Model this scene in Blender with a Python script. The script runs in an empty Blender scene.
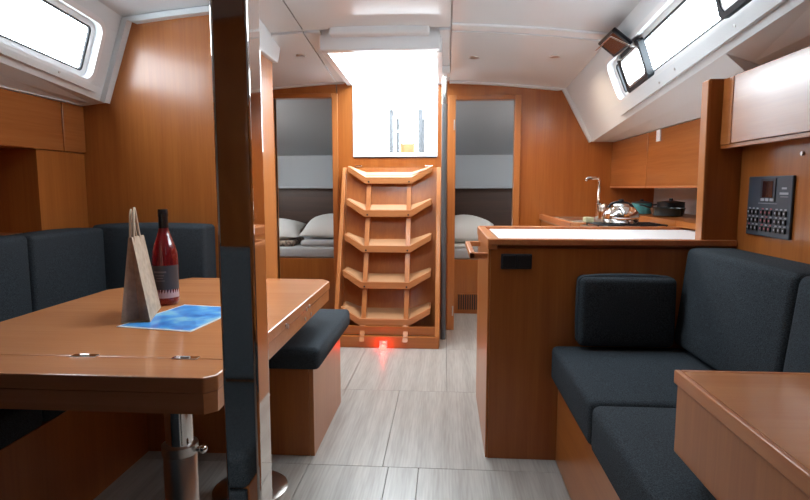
import bpy, bmesh, math, random
from mathutils import Vector, Matrix
random.seed(7)
R = math.radians
SC = bpy.context.scene
COL = SC.collection
# ------------------------------------------------------------------ camera
cam = bpy.data.cameras.new('camera')
cam.sensor_width = 36.0
cam.lens = 560.0 * 36.0 / 810.0
cam.clip_start = 0.02
cam_o = bpy.data.objects.new('camera', cam)
COL.objects.link(cam_o)
cam_o.location = (0, 0, 1.15)
cam_o.rotation_euler = (R(90 - 6.318), 0, R(4.061))
SC.camera = cam_o
# ------------------------------------------------------------------ exposure, world, lights
SC.view_settings.view_transform = 'Standard'
SC.view_settings.look = 'None'
SC.view_settings.gamma = 1.0
SC.view_settings.use_curve_mapping = False
SC.view_settings.exposure = 1.42
world = bpy.data.worlds.new('overcast_sky')
SC.world = world
world.use_nodes = True
bg = world.node_tree.nodes['Background']
bg.inputs['Color'].default_value = (0.82, 0.93, 1.0, 1)
bg.inputs['Strength'].default_value = 6.5


def light(name, kind, loc, energy, color=(1, 1, 1), size=0.1, rot=(0, 0, 0), size_y=None, portal=False, spot=None):
    d = bpy.data.lights.new(name, kind)
    d.color = color
    if kind == 'AREA':
        d.size = size
        if size_y:
            d.shape = 'RECTANGLE'
            d.size_y = size_y
        else:
            d.shape = 'DISK'
        if portal:
            d.cycles.is_portal = True
    elif kind == 'SPOT':
        d.spot_size = R(spot or 120)
        d.spot_blend = 0.6
        d.shadow_soft_size = size
    else:
        d.shadow_soft_size = size
    d.energy = energy
    o = bpy.data.objects.new(name, d)
    o.location = loc
    o.rotation_euler = rot
    COL.objects.link(o)
    return o


# portals sample the real and added openings (they give off nothing of their own)
light('portal', 'AREA', (-0.395, 4.05, 2.14), 1, size=0.66, size_y=0.9, portal=True)
light('portal', 'AREA', (-0.42, 4.62, 1.7), 1, size=0.7, size_y=0.6, rot=(R(-90), 0, 0), portal=True)
light('portal', 'AREA', (-0.39, 2.25, 2.34), 1, size=0.6, size_y=0.56, portal=True)
light('portal', 'AREA', (0.5, 2.64, 2.3), 1, size=0.46, size_y=0.44, portal=True)
light('portal', 'AREA', (1.13, 2.7, 1.86), 1, size=3.0, size_y=0.4, rot=(R(0), R(63), R(90)), portal=True).rotation_euler = (0, R(66), 0)
SC.objects[-1].data.size = 0.4
SC.objects[-1].data.size_y = 1.9
light('portal', 'AREA', (-1.9, 2.3, 1.88), 1, size=0.4, size_y=1.3, rot=(0, R(-66), 0), portal=True)
# the added dim lamps in the cabins and the saloon's warm ceiling lamps
LAMP = (1.0, 0.72, 0.48)

# ------------------------------------------------------------------ materials
def newmat(name):
    m = bpy.data.materials.new(name)
    m.use_nodes = True
    return m, m.node_tree, m.node_tree.nodes['Principled BSDF']


def plain(name, col, rough=0.5, metal=0.0, spec=0.5, coat=0.0, emit=None, es=0.0, bump=0.0, bscale=200, vary=0.0):
    m, nt, b = newmat(name)
    b.inputs['Base Color'].default_value = (*col, 1)
    b.inputs['Roughness'].default_value = rough
    b.inputs['Metallic'].default_value = metal
    b.inputs['Specular IOR Level'].default_value = spec
    b.inputs['Coat Weight'].default_value = coat
    b.inputs['Coat Roughness'].default_value = 0.1
    if emit:
        b.inputs['Emission Color'].default_value = (*emit, 1)
        b.inputs['Emission Strength'].default_value = es
    if bump or vary:
        tc = nt.nodes.new('ShaderNodeTexCoord')
        n = nt.nodes.new('ShaderNodeTexNoise')
        n.inputs['Scale'].default_value = bscale
        n.inputs['Detail'].default_value = 3
        nt.links.new(tc.outputs['Object'], n.inputs['Vector'])
        if bump:
            bp = nt.nodes.new('ShaderNodeBump')
            bp.inputs['Strength'].default_value = bump
            bp.inputs['Distance'].default_value = 0.002
            nt.links.new(n.outputs['Fac'], bp.inputs['Height'])
            nt.links.new(bp.outputs['Normal'], b.inputs['Normal'])
        if vary:
            r = nt.nodes.new('ShaderNodeValToRGB')
            r.color_ramp.elements[0].position = 0.35
            r.color_ramp.elements[1].position = 0.65
            r.color_ramp.elements[0].color = (*[c * (1 - vary) for c in col], 1)
            r.color_ramp.elements[1].color = (*[min(1, c * (1 + vary)) for c in col], 1)
            nt.links.new(n.outputs['Fac'], r.inputs['Fac'])
            nt.links.new(r.outputs['Color'], b.inputs['Base Color'])
    return m


def wood(name, axis='z', light_c=(0.43, 0.143, 0.031), dark_c=(0.325, 0.094, 0.019), rough=0.28, spec=0.5, coat=0.15, fine=90, stretch=0.035):
    m, nt, b = newmat(name)
    N, L = nt.nodes, nt.links
    tc = N.new('ShaderNodeTexCoord')
    oi = N.new('ShaderNodeObjectInfo')
    mp = N.new('ShaderNodeMapping')
    s = [1, 1, 1]
    s['xyz'.index(axis)] = stretch
    mp.inputs['Scale'].default_value = s
    L.new(tc.outputs['Object'], mp.inputs['Vector'])
    mul = N.new('ShaderNodeMath'); mul.operation = 'MULTIPLY'; mul.inputs[1].default_value = 40
    L.new(oi.outputs['Random'], mul.inputs[0])
    a = N.new('ShaderNodeTexNoise'); a.noise_dimensions = '4D'
    a.inputs['Scale'].default_value = fine; a.inputs['Detail'].default_value = 5; a.inputs['Roughness'].default_value = 0.65
    L.new(mp.outputs['Vector'], a.inputs['Vector']); L.new(mul.outputs[0], a.inputs['W'])
    c = N.new('ShaderNodeTexNoise'); c.noise_dimensions = '4D'
    c.inputs['Scale'].default_value = fine * 0.16; c.inputs['Detail'].default_value = 2
    L.new(mp.outputs['Vector'], c.inputs['Vector']); L.new(mul.outputs[0], c.inputs['W'])
    mx = N.new('ShaderNodeMath'); mx.operation = 'ADD'
    L.new(a.outputs['Fac'], mx.inputs[0]); L.new(c.outputs['Fac'], mx.inputs[1])
    r = N.new('ShaderNodeMapRange')
    r.inputs['From Min'].default_value = 0.72; r.inputs['From Max'].default_value = 1.28
    L.new(mx.outputs[0], r.inputs['Value'])
    mix = N.new('ShaderNodeMix'); mix.data_type = 'RGBA'
    mix.inputs['A'].default_value = (*dark_c, 1); mix.inputs['B'].default_value = (*light_c, 1)
    L.new(r.outputs['Result'], mix.inputs['Factor'])
    L.new(mix.outputs['Result'], b.inputs['Base Color'])
    b.inputs['Roughness'].default_value = rough
    b.inputs['Specular IOR Level'].default_value = spec
    b.inputs['Coat Weight'].default_value = coat
    b.inputs['Coat Roughness'].default_value = 0.12
    return m


M = {}
M['wood'] = wood('warm_teak_veneer', 'z')
M['wood_x'] = wood('warm_teak_veneer_across', 'x')
M['wood_y'] = wood('warm_teak_veneer_lengthwise', 'y')
M['locker'] = wood('glossy_locker_veneer', 'y', (0.40, 0.135, 0.036), (0.31, 0.095, 0.024), rough=0.22, coat=0.45)
M['table'] = wood('table_veneer', 'x', (0.55, 0.225, 0.088), (0.46, 0.17, 0.06), rough=0.27, coat=0.35, fine=70)
M['edge'] = wood('solid_edge_wood', 'y', (0.55, 0.22, 0.075), (0.44, 0.125, 0.045), rough=0.3)
M['edge_z'] = wood('solid_edge_wood_upright', 'z', (0.50, 0.19, 0.055), (0.40, 0.135, 0.034), rough=0.3)
M['tread'] = wood('step_wood', 'x', (0.56, 0.24, 0.09), (0.44, 0.165, 0.055), rough=0.35)
M['darkwood'] = wood('dark_cabin_wood', 'x', (0.085, 0.04, 0.025), (0.05, 0.025, 0.016), rough=0.4)
M['fabric'] = plain('charcoal_blue_fabric', (0.038, 0.047, 0.056), 0.95, spec=0.15, bump=0.8, bscale=320, vary=0.45)
M['piping'] = plain('black_piping', (0.012, 0.015, 0.02), 0.8)
M['liner'] = plain('white_headliner', (0.74, 0.775, 0.79), 0.42, coat=0.15, bump=0.05, bscale=40)
M['white'] = plain('white_gelcoat', (0.82, 0.83, 0.84), 0.28, coat=0.3)
M['ceil'] = plain('ceiling_panel_vinyl', (0.76, 0.80, 0.82), 0.22, coat=0.4, bump=0.03, bscale=12)
M['inlay'] = plain('white_worktop', (0.86, 0.88, 0.90), 0.4)
M['grey'] = plain('grey_cabin_liner', (0.50, 0.51, 0.52), 0.6)
M['chrome'] = plain('polished_steel', (0.78, 0.77, 0.75), 0.09, metal=1.0)
M['post'] = plain('mirror_polished_steel', (0.74, 0.71, 0.68), 0.045, metal=1.0)
M['satin'] = plain('satin_steel', (0.62, 0.60, 0.58), 0.28, metal=1.0)
M['grip'] = plain('pale_grip_finish', (0.46, 0.25, 0.125), 0.45)
M['black'] = plain('black_plastic', (0.012, 0.013, 0.016), 0.35)
M['rubber'] = plain('dark_gasket', (0.02, 0.024, 0.03), 0.5)
M['panel'] = plain('slate_control_panel', (0.045, 0.06, 0.08), 0.35)
M['screen'] = plain('dark_display', (0.03, 0.012, 0.014), 0.08, coat=0.6)
M['mark'] = plain('pale_print', (0.36, 0.38, 0.42), 0.5)
M['mark_red'] = plain('red_print', (0.40, 0.10, 0.12), 0.5)
M['teal'] = plain('teal_enamel', (0.06, 0.26, 0.28), 0.25, coat=0.5)
M['linen'] = plain('pale_linen', (0.60, 0.60, 0.58), 0.9, bump=0.2, bscale=60)
M['mattress'] = plain('mattress_ticking', (0.42, 0.43, 0.44), 0.9)
M['stripe'] = plain('patterned_blanket', (0.24, 0.19, 0.15), 0.9, bscale=35, vary=0.7)
M['kraft'] = plain('kraft_paper', (0.44, 0.33, 0.235), 0.8, bump=0.35, bscale=45, vary=0.12)
M['twine'] = plain('paper_twine', (0.62, 0.48, 0.34), 0.8)
M['wine'] = plain('rose_wine_glass', (0.30, 0.012, 0.018), 0.04, coat=1.0)
_wb = M['wine'].node_tree.nodes['Principled BSDF']
_wb.inputs['Transmission Weight'].default_value = 0.55
_wb.inputs['IOR'].default_value = 1.33
M['label'] = plain('dark_bottle_label', (0.055, 0.05, 0.055), 0.5)
M['label_white'] = plain('label_white', (0.5, 0.36, 0.38), 0.5)
M['foil'] = plain('black_foil', (0.012, 0.012, 0.014), 0.25)
M['red'] = plain('red_courtesy_lamp', (0.5, 0.01, 0.01), 0.3, emit=(1.0, 0.02, 0.015), es=10.0)
M['bulb'] = plain('lamp_diffuser', (0.8, 0.75, 0.65), 0.4, emit=(1.0, 0.8, 0.6), es=0.6)
M['sponge'] = plain('pale_sponge', (0.45, 0.43, 0.26), 0.9)
M['socket'] = plain('black_socket', (0.018, 0.022, 0.032), 0.4)


def glass(name, tint=(1, 1, 1), amount=0.08):
    m = bpy.data.materials.new(name); m.use_nodes = True
    nt = m.node_tree; nt.nodes.clear()
    o = nt.nodes.new('ShaderNodeOutputMaterial')
    t = nt.nodes.new('ShaderNodeBsdfTransparent'); t.inputs['Color'].default_value = (*tint, 1)
    g = nt.nodes.new('ShaderNodeBsdfGlossy'); g.inputs['Roughness'].default_value = 0.03
    mx = nt.nodes.new('ShaderNodeMixShader')
    lw = nt.nodes.new('ShaderNodeLayerWeight'); lw.inputs['Blend'].default_value = 0.5
    pw = nt.nodes.new('ShaderNodeMath'); pw.operation = 'POWER'; pw.inputs[1].default_value = 4.0
    ml = nt.nodes.new('ShaderNodeMath'); ml.operation = 'MULTIPLY_ADD'; ml.inputs[1].default_value = 0.5; ml.inputs[2].default_value = 0.035
    nt.links.new(lw.outputs['Facing'], pw.inputs[0]); nt.links.new(pw.outputs[0], ml.inputs[0])
    nt.links.new(ml.outputs[0], mx.inputs[0])
    nt.links.new(t.outputs[0], mx.inputs[1]); nt.links.new(g.outputs[0], mx.inputs[2])
    nt.links.new(mx.outputs[0], o.inputs['Surface'])
    return m


M['glass'] = glass('window_acrylic')
M['tint'] = glass('tinted_acrylic', (0.10, 0.08, 0.10))


def chart_mat():
    m, nt, b = newmat('printed_sea_chart')
    N, L = nt.nodes, nt.links
    tc = N.new('ShaderNodeTexCoord')
    n = N.new('ShaderNodeTexNoise'); n.inputs['Scale'].default_value = 11; n.inputs['Detail'].default_value = 5
    L.new(tc.outputs['Object'], n.inputs['Vector'])
    r = N.new('ShaderNodeValToRGB')
    e = r.color_ramp.elements
    e[0].position = 0.35; e[0].color = (0.03, 0.16, 0.55, 1)
    e[1].position = 0.62; e[1].color = (0.22, 0.55, 0.80, 1)
    k = e.new(0.5); k.color = (0.06, 0.33, 0.78, 1)
    L.new(n.outputs['Fac'], r.inputs['Fac']); L.new(r.outputs['Color'], b.inputs['Base Color'])
    b.inputs['Roughness'].default_value = 0.3
    return m


M['chart'] = chart_mat()
M['paper'] = plain('white_paper', (0.75, 0.78, 0.8), 0.5)


def floor_mat():
    m, nt, b = newmat('limed_wood_laminate')
    N, L = nt.nodes, nt.links
    tc = N.new('ShaderNodeTexCoord'); oi = N.new('ShaderNodeObjectInfo')
    mp = N.new('ShaderNodeMapping'); mp.inputs['Scale'].default_value = (1, 0.05, 1)
    L.new(tc.outputs['Object'], mp.inputs['Vector'])
    mul = N.new('ShaderNodeMath'); mul.operation = 'MULTIPLY'; mul.inputs[1].default_value = 30
    L.new(oi.outputs['Random'], mul.inputs[0])
    n = N.new('ShaderNodeTexNoise'); n.noise_dimensions = '4D'; n.inputs['Scale'].default_value = 110; n.inputs['Detail'].default_value = 4
    L.new(mp.outputs['Vector'], n.inputs['Vector']); L.new(mul.outputs[0], n.inputs['W'])
    w = N.new('ShaderNodeTexWave'); w.wave_type = 'BANDS'; w.bands_direction = 'X'
    w.inputs['Scale'].default_value = 3.0; w.inputs['Distortion'].default_value = 3.0; w.inputs['Detail'].default_value = 3
    w.inputs['Detail Scale'].default_value = 2
    L.new(mp.outputs['Vector'], w.inputs['Vector'])
    r = N.new('ShaderNodeValToRGB')
    r.color_ramp.elements[0].position = 0.3; r.color_ramp.elements[0].color = (0.30, 0.275, 0.25, 1)
    r.color_ramp.elements[1].position = 0.68; r.color_ramp.elements[1].color = (0.43, 0.41, 0.38, 1)
    mx = N.new('ShaderNodeMix'); mx.inputs['Factor'].default_value = 0.15
    L.new(n.outputs['Fac'], mx.inputs['A']); L.new(w.outputs['Fac'], mx.inputs['B'])
    L.new(mx.outputs['Result'], r.inputs['Fac'])
    L.new(r.outputs['Color'], b.inputs['Base Color'])
    b.inputs['Roughness'].default_value = 0.33
    return m


M['floor'] = floor_mat()
M['seam'] = plain('dark_joint', (0.11, 0.105, 0.10), 0.7)

# ------------------------------------------------------------------ mesh helpers
WL = {}


def bm_new():
    return bmesh.new()


def box(bm, x0, x1, y0, y1, z0, z1, bevel=0.0, seg=2):
    vs = [bm.verts.new((x, y, z)) for z in (z0, z1) for y in (y0, y1) for x in (x0, x1)]
    F = [(0, 2, 3, 1), (4, 5, 7, 6), (0, 1, 5, 4), (2, 6, 7, 3), (0, 4, 6, 2), (1, 3, 7, 5)]
    fs = [bm.faces.new([vs[i] for i in f]) for f in F]
    if bevel:
        es = list({e for f in fs for e in f.edges})
        bmesh.ops.bevel(bm, geom=es, offset=bevel, segments=seg, profile=0.5, affect='EDGES')
    return vs


def hexa(bm, p, bevel=0.0, seg=2):
    """8 corners: bottom ring 4, top ring 4"""
    vs = [bm.verts.new(q) for q in p]
    fs = [bm.faces.new([vs[i] for i in f]) for f in ((3, 2, 1, 0), (4, 5, 6, 7), (0, 1, 5, 4), (1, 2, 6, 5), (2, 3, 7, 6), (3, 0, 4, 7))]
    if bevel:
        es = list({e for f in fs for e in f.edges})
        bmesh.ops.bevel(bm, geom=es, offset=bevel, segments=seg, profile=0.5, affect='EDGES')


def prism(bm, pts, axis, a, b, bevel=0.0, seg=2):
    """2D outline extruded along an axis: x -> pts=(y,z), y -> pts=(x,z), z -> pts=(x,y)"""
    def P(p, t):
        return {'x': (t, p[0], p[1]), 'y': (p[0], t, p[1]), 'z': (p[0], p[1], t)}[axis]
    lo = [bm.verts.new(P(p, a)) for p in pts]
    hi = [bm.verts.new(P(p, b)) for p in pts]
    n = len(pts)
    fs = [bm.faces.new(lo), bm.faces.new(hi)]
    for i in range(n):
        fs.append(bm.faces.new((lo[i], lo[(i + 1) % n], hi[(i + 1) % n], hi[i])))
    if bevel:
        es = list({e for f in fs for e in f.edges})
        bmesh.ops.bevel(bm, geom=es, offset=bevel, segments=seg, profile=0.5, affect='EDGES')


def tube(bm, path, r, n=12, cap=True, flat=1.0):
    path = [Vector(p) for p in path]
    rs = r if isinstance(r, (list, tuple)) else [r] * len(path)
    rings = []
    up = None
    for i, p in enumerate(path):
        d = (path[min(i + 1, len(path) - 1)] - path[max(i - 1, 0)]).normalized()
        if up is None:
            up = Vector((0, 0, 1)) if abs(d.z) < 0.9 else Vector((1, 0, 0))
        s = d.cross(up).normalized()
        up = s.cross(d).normalized()
        rings.append([bm.verts.new(p + (s * math.cos(2 * math.pi * k / n) + up * flat * math.sin(2 * math.pi * k / n)) * rs[i]) for k in range(n)])
    for a, b in zip(rings, rings[1:]):
        for k in range(n):
            bm.faces.new((a[k], a[(k + 1) % n], b[(k + 1) % n], b[k]))
    if cap:
        bm.faces.new(rings[0][::-1]); bm.faces.new(rings[-1])


def lathe(bm, prof, c=(0, 0, 0), n=28, a0=0.0, a1=2 * math.pi):
    full = abs(a1 - a0 - 2 * math.pi) < 1e-6
    rings = []
    m = n if full else n + 1
    for r, z in prof:
        rings.append([bm.verts.new((c[0] + max(r, 1e-4) * math.cos(a0 + (a1 - a0) * k / n), c[1] + max(r, 1e-4) * math.sin(a0 + (a1 - a0) * k / n), c[2] + z)) for k in range(m)])
    for a, b in zip(rings, rings[1:]):
        for k in range(n):
            j = (k + 1) % m
            bm.faces.new((a[k], a[j], b[j], b[k]))
    if full:
        if prof[0][0] > 1e-3:
            bm.faces.new(rings[0][::-1])
        if prof[-1][0] > 1e-3:
            bm.faces.new(rings[-1])


def grid(bm, fn, us, vs, thick=None):
    """surface fn(u,v)->Vector, optional thickness offset vector/function"""
    top = [[bm.verts.new(fn(u, v)) for v in vs] for u in us]
    layers = [top]
    if thick is not None:
        off = thick if callable(thick) else (lambda u, v: Vector(thick))
        layers.append([[bm.verts.new(Vector(fn(u, v)) + off(u, v)) for v in vs] for u in us])
    nu, nv = len(us), len(vs)
    for g in layers:
        for i in range(nu - 1):
            for j in range(nv - 1):
                bm.faces.new((g[i][j], g[i + 1][j], g[i + 1][j + 1], g[i][j + 1]))
    if thick is not None:
        a, b = layers
        for i in range(nu - 1):
            bm.faces.new((a[i][0], a[i + 1][0], b[i + 1][0], b[i][0]))
            bm.faces.new((a[i][-1], a[i + 1][-1], b[i + 1][-1], b[i][-1]))
        for j in range(nv - 1):
            bm.faces.new((a[0][j], a[0][j + 1], b[0][j + 1], b[0][j]))
            bm.faces.new((a[-1][j], a[-1][j + 1], b[-1][j + 1], b[-1][j]))


def lin(a, b, n):
    return [a + (b - a) * i / n for i in range(n + 1)]


def wl(o):
    return WL.get(o.name, Vector((0, 0, 0))) if o else Vector((0, 0, 0))


def obj(name, bm, mat, parent=None, smooth=False, origin=None):
    bmesh.ops.recalc_face_normals(bm, faces=bm.faces)
    xs = [v.co for v in bm.verts]
    mn = Vector([min(v[i] for v in xs) for i in range(3)])
    mxx = Vector([max(v[i] for v in xs) for i in range(3)])
    c = Vector(origin) if origin else Vector(((mn.x + mxx.x) / 2, (mn.y + mxx.y) / 2, mn.z))
    bmesh.ops.translate(bm, verts=bm.verts, vec=-c)
    me = bpy.data.meshes.new(name)
    bm.to_mesh(me); bm.free()
    me.materials.append(M[mat] if isinstance(mat, str) else mat)
    if smooth:
        me.polygons.foreach_set('use_smooth', [True] * len(me.polygons))
        if smooth is not True:
            me.set_sharp_from_angle(angle=R(smooth))
    o = bpy.data.objects.new(name, me)
    COL.objects.link(o)
    o.location = c - wl(parent)
    if parent:
        o.parent = parent
    WL[o.name] = c
    return o


def root(name, label, cat, loc, group=None):
    o = bpy.data.objects.new(name, None)
    o.empty_display_size = 0.1
    COL.objects.link(o)
    o.location = loc
    WL[o.name] = Vector(loc)
    o['label'] = label; o['category'] = cat
    if group:
        o['group'] = group
    return o


def tag(o, label, cat, group=None):
    o['label'] = label; o['category'] = cat
    if group:
        o['group'] = group
    return o


def struct(name, bm, mat, parent=None, smooth=False):
    o = obj(name, bm, mat, parent, smooth)
    if not parent:
        o['kind'] = 'structure'
    return o


def sroot(name, loc=(0, 0, 0)):
    o = bpy.data.objects.new(name, None)
    COL.objects.link(o); o.location = loc; o['kind'] = 'structure'
    WL[o.name] = Vector(loc)
    return o


def B(name, x0, x1, y0, y1, z0, z1, mat, parent=None, bevel=0.0, seg=2, smooth=False):
    bm = bm_new(); box(bm, x0, x1, y0, y1, z0, z1, bevel, seg)
    return obj(name, bm, mat, parent, smooth)


# ------------------------------------------------------------------ hull geometry
CX = -0.39
YB = 4.5          # aft bulkhead
YP = 3.05         # dinette bulkhead
YF = -1.60         # forward bulkhead (behind the camera)


def tt(Y):
    return (YB - max(Y, 0.8)) / 1.45


def offT(Y): return 1.306 + 0.036 * tt(Y)
def offB(Y): return 1.524 - 0.030 * tt(Y)
def zT(Y): return 1.915 + 0.143 * tt(Y)
def zB(Y): return 1.505 + 0.113 * tt(Y)


def side(s, Y, w, n=0.0):
    """point on the sloping cabin side; s=+1 starboard, -1 port; w 0 bottom .. 1 top; n inward offset"""
    a = Vector((CX + s * offB(Y), Y, zB(Y))); b = Vector((CX + s * offT(Y), Y, zT(Y)))
    p = a.lerp(b, w)
    d = b - a
    nn = Vector((-s * d.z, 0, s * d.x)).normalized()
    if nn.x * s > 0:
        nn = -nn
    return p + nn * n


def zceil(X, Y):
    return zT(Y) + 0.047 * (offT(Y) ** 2 - (X - CX) ** 2)


# ------------------------------------------------------------------ floor
fl = struct('floor', (lambda b: (box(b, -2.5, 1.7, YF - 0.1, 7.1, -0.08, -0.006), b)[1])(bm_new()), 'seam')
g = 0.0011
for (y0, y1), cols in (((YF, 0.3), (-1.3, -0.56, -0.1, 0.475, 1.1)), ((0.3, 2.2), (-1.3, -0.56, -0.225, -0.10, 0.475, 1.1)), ((2.2, 3.08), (-1.3, -0.56, -0.25, 0.475, 1.1)),
                       ((3.08, 3.92), (-1.3, -0.56, 0.02, 0.475, 1.1)), ((3.92, 4.5), (-1.4, -0.9, 0.02, 0.54, 1.1)), ((4.5, 5.1), (-1.4, -0.86, 0.06, 0.54, 1.5))):
    for x0, x1 in zip(cols, cols[1:]):
        B('floor_panel', x0 + g, x1 - g, y0 + g, y1 - g, -0.008, 0.0, 'floor', fl, bevel=0.0008, seg=1)

# ------------------------------------------------------------------ walls
def top_curve(x0, x1, Y, n=10):
    return [(x, zceil(x, Y)) for x in lin(x0, x1, n)]


# aft bulkhead in one plane with three openings
wa = sroot('wall_aft', (0, YB, 0))
def aft_panel(pts, y0=YB, y1=YB + 0.04, mat='wood'):
    bm = bm_new(); prism(bm, pts, 'y', y0, y1)
    return obj('panel', bm, mat, wa)
aft_panel([(-2.45, 0), (-1.37, 0), (-1.37, zceil(-1.37, YB)), (-1.60, 2.0), (CX - 1.306, 1.915), (CX - 1.524, 1.505), (-2.45, 1.505)])
aft_panel([(-1.37, 1.873)] + [(-0.87, 1.873)] + top_curve(-0.87, -1.37, YB, 6))
aft_panel([(-0.86, 0), (-0.805, 0), (-0.805, zceil(-0.8, YB)), (-0.86, zceil(-0.86, YB))])
aft_panel([(-0.805, 0), (-0.035, 0), (-0.035, 1.397), (-0.805, 1.397)])
aft_panel([(-0.805, 1.397), (-0.735, 1.397), (-0.735, 1.97), (-0.805, 1.99)])
aft_panel([(-0.062, 1.397), (-0.035, 1.397), (-0.035, 1.99), (-0.062, 1.97)])
aft_panel([(-0.035, 0), (0.03, 0), (0.03, zceil(0.03, YB)), (-0.035, zceil(-0.035, YB))])
aft_panel([(0.03, 1.86), (0.58, 1.86)] + top_curve(0.58, 0.03, YB, 6))
aft_panel([(0.58, 0), (1.62, 0), (1.62, 1.505), (1.134, 1.505), (0.916, 1.915)] + top_curve(0.90, 0.58, YB, 4))

# dinette bulkhead (port)
bm = bm_new()
prism(bm, [(-2.45, 0), (-1.10, 0)] + top_curve(-1.10, CX - offT(YP) + 0.02, YP, 8) + [(CX - offT(YP), zT(YP)), (CX - offB(YP), zB(YP)), (-2.45, zB(YP))], 'y', YP, YP + 0.04)
wd = struct('wall_dinette', bm, 'wood')
# head compartment wall running aft from it
bm = bm_new()
hexa(bm, [(-1.145, 3.09, 0), (-1.10, 3.09, 0), (-1.109, 3.62, 0), (-1.154, 3.62, 0), (-1.145, 3.09, 1.95), (-1.10, 3.09, 1.95), (-1.109, 3.62, 1.95), (-1.154, 3.62, 1.95)])
struct('wall_head', bm, 'edge_z')
bm = bm_new()
hexa(bm, [(-1.19, 3.09, 1.95), (-1.07, 3.09, 1.95), (-1.08, 3.66, 1.95), (-1.19, 3.66, 1.95), (-1.19, 3.09, 2.14), (-1.05, 3.09, 2.14), (-1.06, 3.68, 2.10), (-1.19, 3.68, 2.10)], bevel=0.008)
struct('trim_1', bm, 'liner')
B('wall_passage', -1.50, -1.46, 3.09, 4.5, 0, 2.12, 'wood')['kind'] = 'structure'
# forward bulkhead behind the camera
bm = bm_new(); prism(bm, [(-2.45, 0), (1.62, 0), (1.62, 2.45), (-2.45, 2.45)], 'y', YF - 0.05, YF)
struct('wall_forward', bm, 'wood')
# hull sides
B('wall_port', -2.50, -2.45, YF - 0.05, 7.05, 0, 1.61, 'liner')['kind'] = 'structure'
B('wall_starboard', 1.62, 1.67, YF - 0.05, 7.05, 0, 1.60, 'liner')['kind'] = 'structure'
# chart table wall (starboard, inboard of the hull)
B('wall_chart', 1.16, 1.20, YF, 2.31, 0, 1.315, 'wood')['kind'] = 'structure'
# galley partition standing on the worktop
wg = sroot('wall_galley', (1.1, 2.33, 0.938))
bm = bm_new(); prism(bm, [(1.036, 0.938), (1.62, 0.938), (1.60, 1.572), (1.03, 1.572)], 'y', 2.316, 2.365)
obj('panel', bm, 'wood', wg)
bm = bm_new(); prism(bm, [(1.024, 0.938), (1.037, 0.938), (1.031, 1.574), (1.018, 1.566)], 'y', 2.312, 2.369, bevel=0.003)
obj('edge_strip', bm, 'edge_z', wg)

# ------------------------------------------------------------------ sloping cabin sides with window openings
WW0, WW1 = 0.22, 0.745
def win_w0(Y, s): return (0.25 if s > 0 else 0.19) - 0.03 * (3.6 - Y) / 1.5
def win_w1(Y, s): return 0.745 if s > 0 else 0.785


def liner(s, ya, yb, wy0, wy1, name, extra_c):
    """cabin side from Y=ya..yb with a window from wy0..wy1"""
    r_ = sroot(name, (CX + s * 1.5, (ya + yb) / 2, 1.6))
    th = lambda u, v: side(s, u, v, -0.05) - side(s, u, v)
    def strip(y0, y1, f0, f1, nv=2):
        bm = bm_new()
        us = lin(y0, y1, max(2, int(abs(y1 - y0) / 0.2)))
        fn = lambda u, v: side(s, u, f0(u) + (f1(u) - f0(u)) * v)
        tk = lambda u, v: side(s, u, 0.5, -0.05) - side(s, u, 0.5)
        grid(bm, fn, us, lin(0, 1, nv), tk)
        return obj('liner_panel', bm, 'liner', r_, smooth=30)
    m = 0.0
    zero = lambda Y: 0.0
    one = lambda Y: 1.0
    wy0 -= 0.012; wy1 += 0.012
    strip(ya, yb, zero, lambda Y: win_w0(Y, s) - 0.025)
    strip(ya, yb, lambda Y: win_w1(Y, s) + 0.025, one)
    strip(ya, wy0, lambda Y: win_w0(Y, s) - 0.024, lambda Y: win_w1(Y, s) + 0.024)
    strip(wy1, yb, lambda Y: win_w0(Y, s) - 0.024, lambda Y: win_w1(Y, s) + 0.024)
    # raised lower band under the window
    bm = bm_new()
    grid(bm, lambda u, v: side(s, u, (win_w0(u, s) - 0.035) * v + 0.07 * (1 - v), 0.0), lin(ya, wy1 + 0.03, 10), [0, 1],
         lambda u, v: side(s, u, 0.1, 0.022) - side(s, u, 0.1))
    obj('lower_band', bm, 'liner', r_, smooth=30)
    # soffit below the side, out to the lockers
    bm = bm_new()
    def sof(u, v):
        a = side(s, u, 0.0)
        if s > 0:
            c = Vector((1.285, u, 1.505)) if u > 2.345 else Vector((1.30, u, 1.60))
        else:
            c = Vector((-2.02, u, 1.602))
        if v <= 1:
            return a.lerp(c, v)
        return c + Vector((s * 0.45 * (v - 1), 0, 0))
    if s > 0:
        grid(bm, sof, lin(ya, 2.344, 6) + lin(2.346, yb, 6), [0, 0.5, 1, 2])
    else:
        grid(bm, sof, lin(ya, yb, 8), [0, 0.5, 1, 2])
    obj('soffit', bm, 'liner', r_)
    return r_


st = liner(+1, YF, YB, 1.80, 3.60, 'wall_starboard_side', None)
pt = liner(-1, YF, YP, 1.75, 2.875, 'wall_port_side', None)
# passage side aft of the dinette bulkhead, hidden mostly
bm = bm_new(); grid(bm, lambda u, v: side(-1, u, v), lin(YP + .04, YB, 3), [0, 1], lambda u, v: Vector((-0.04, 0, 0)))
struct('wall_passage_side', bm, 'liner')


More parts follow.
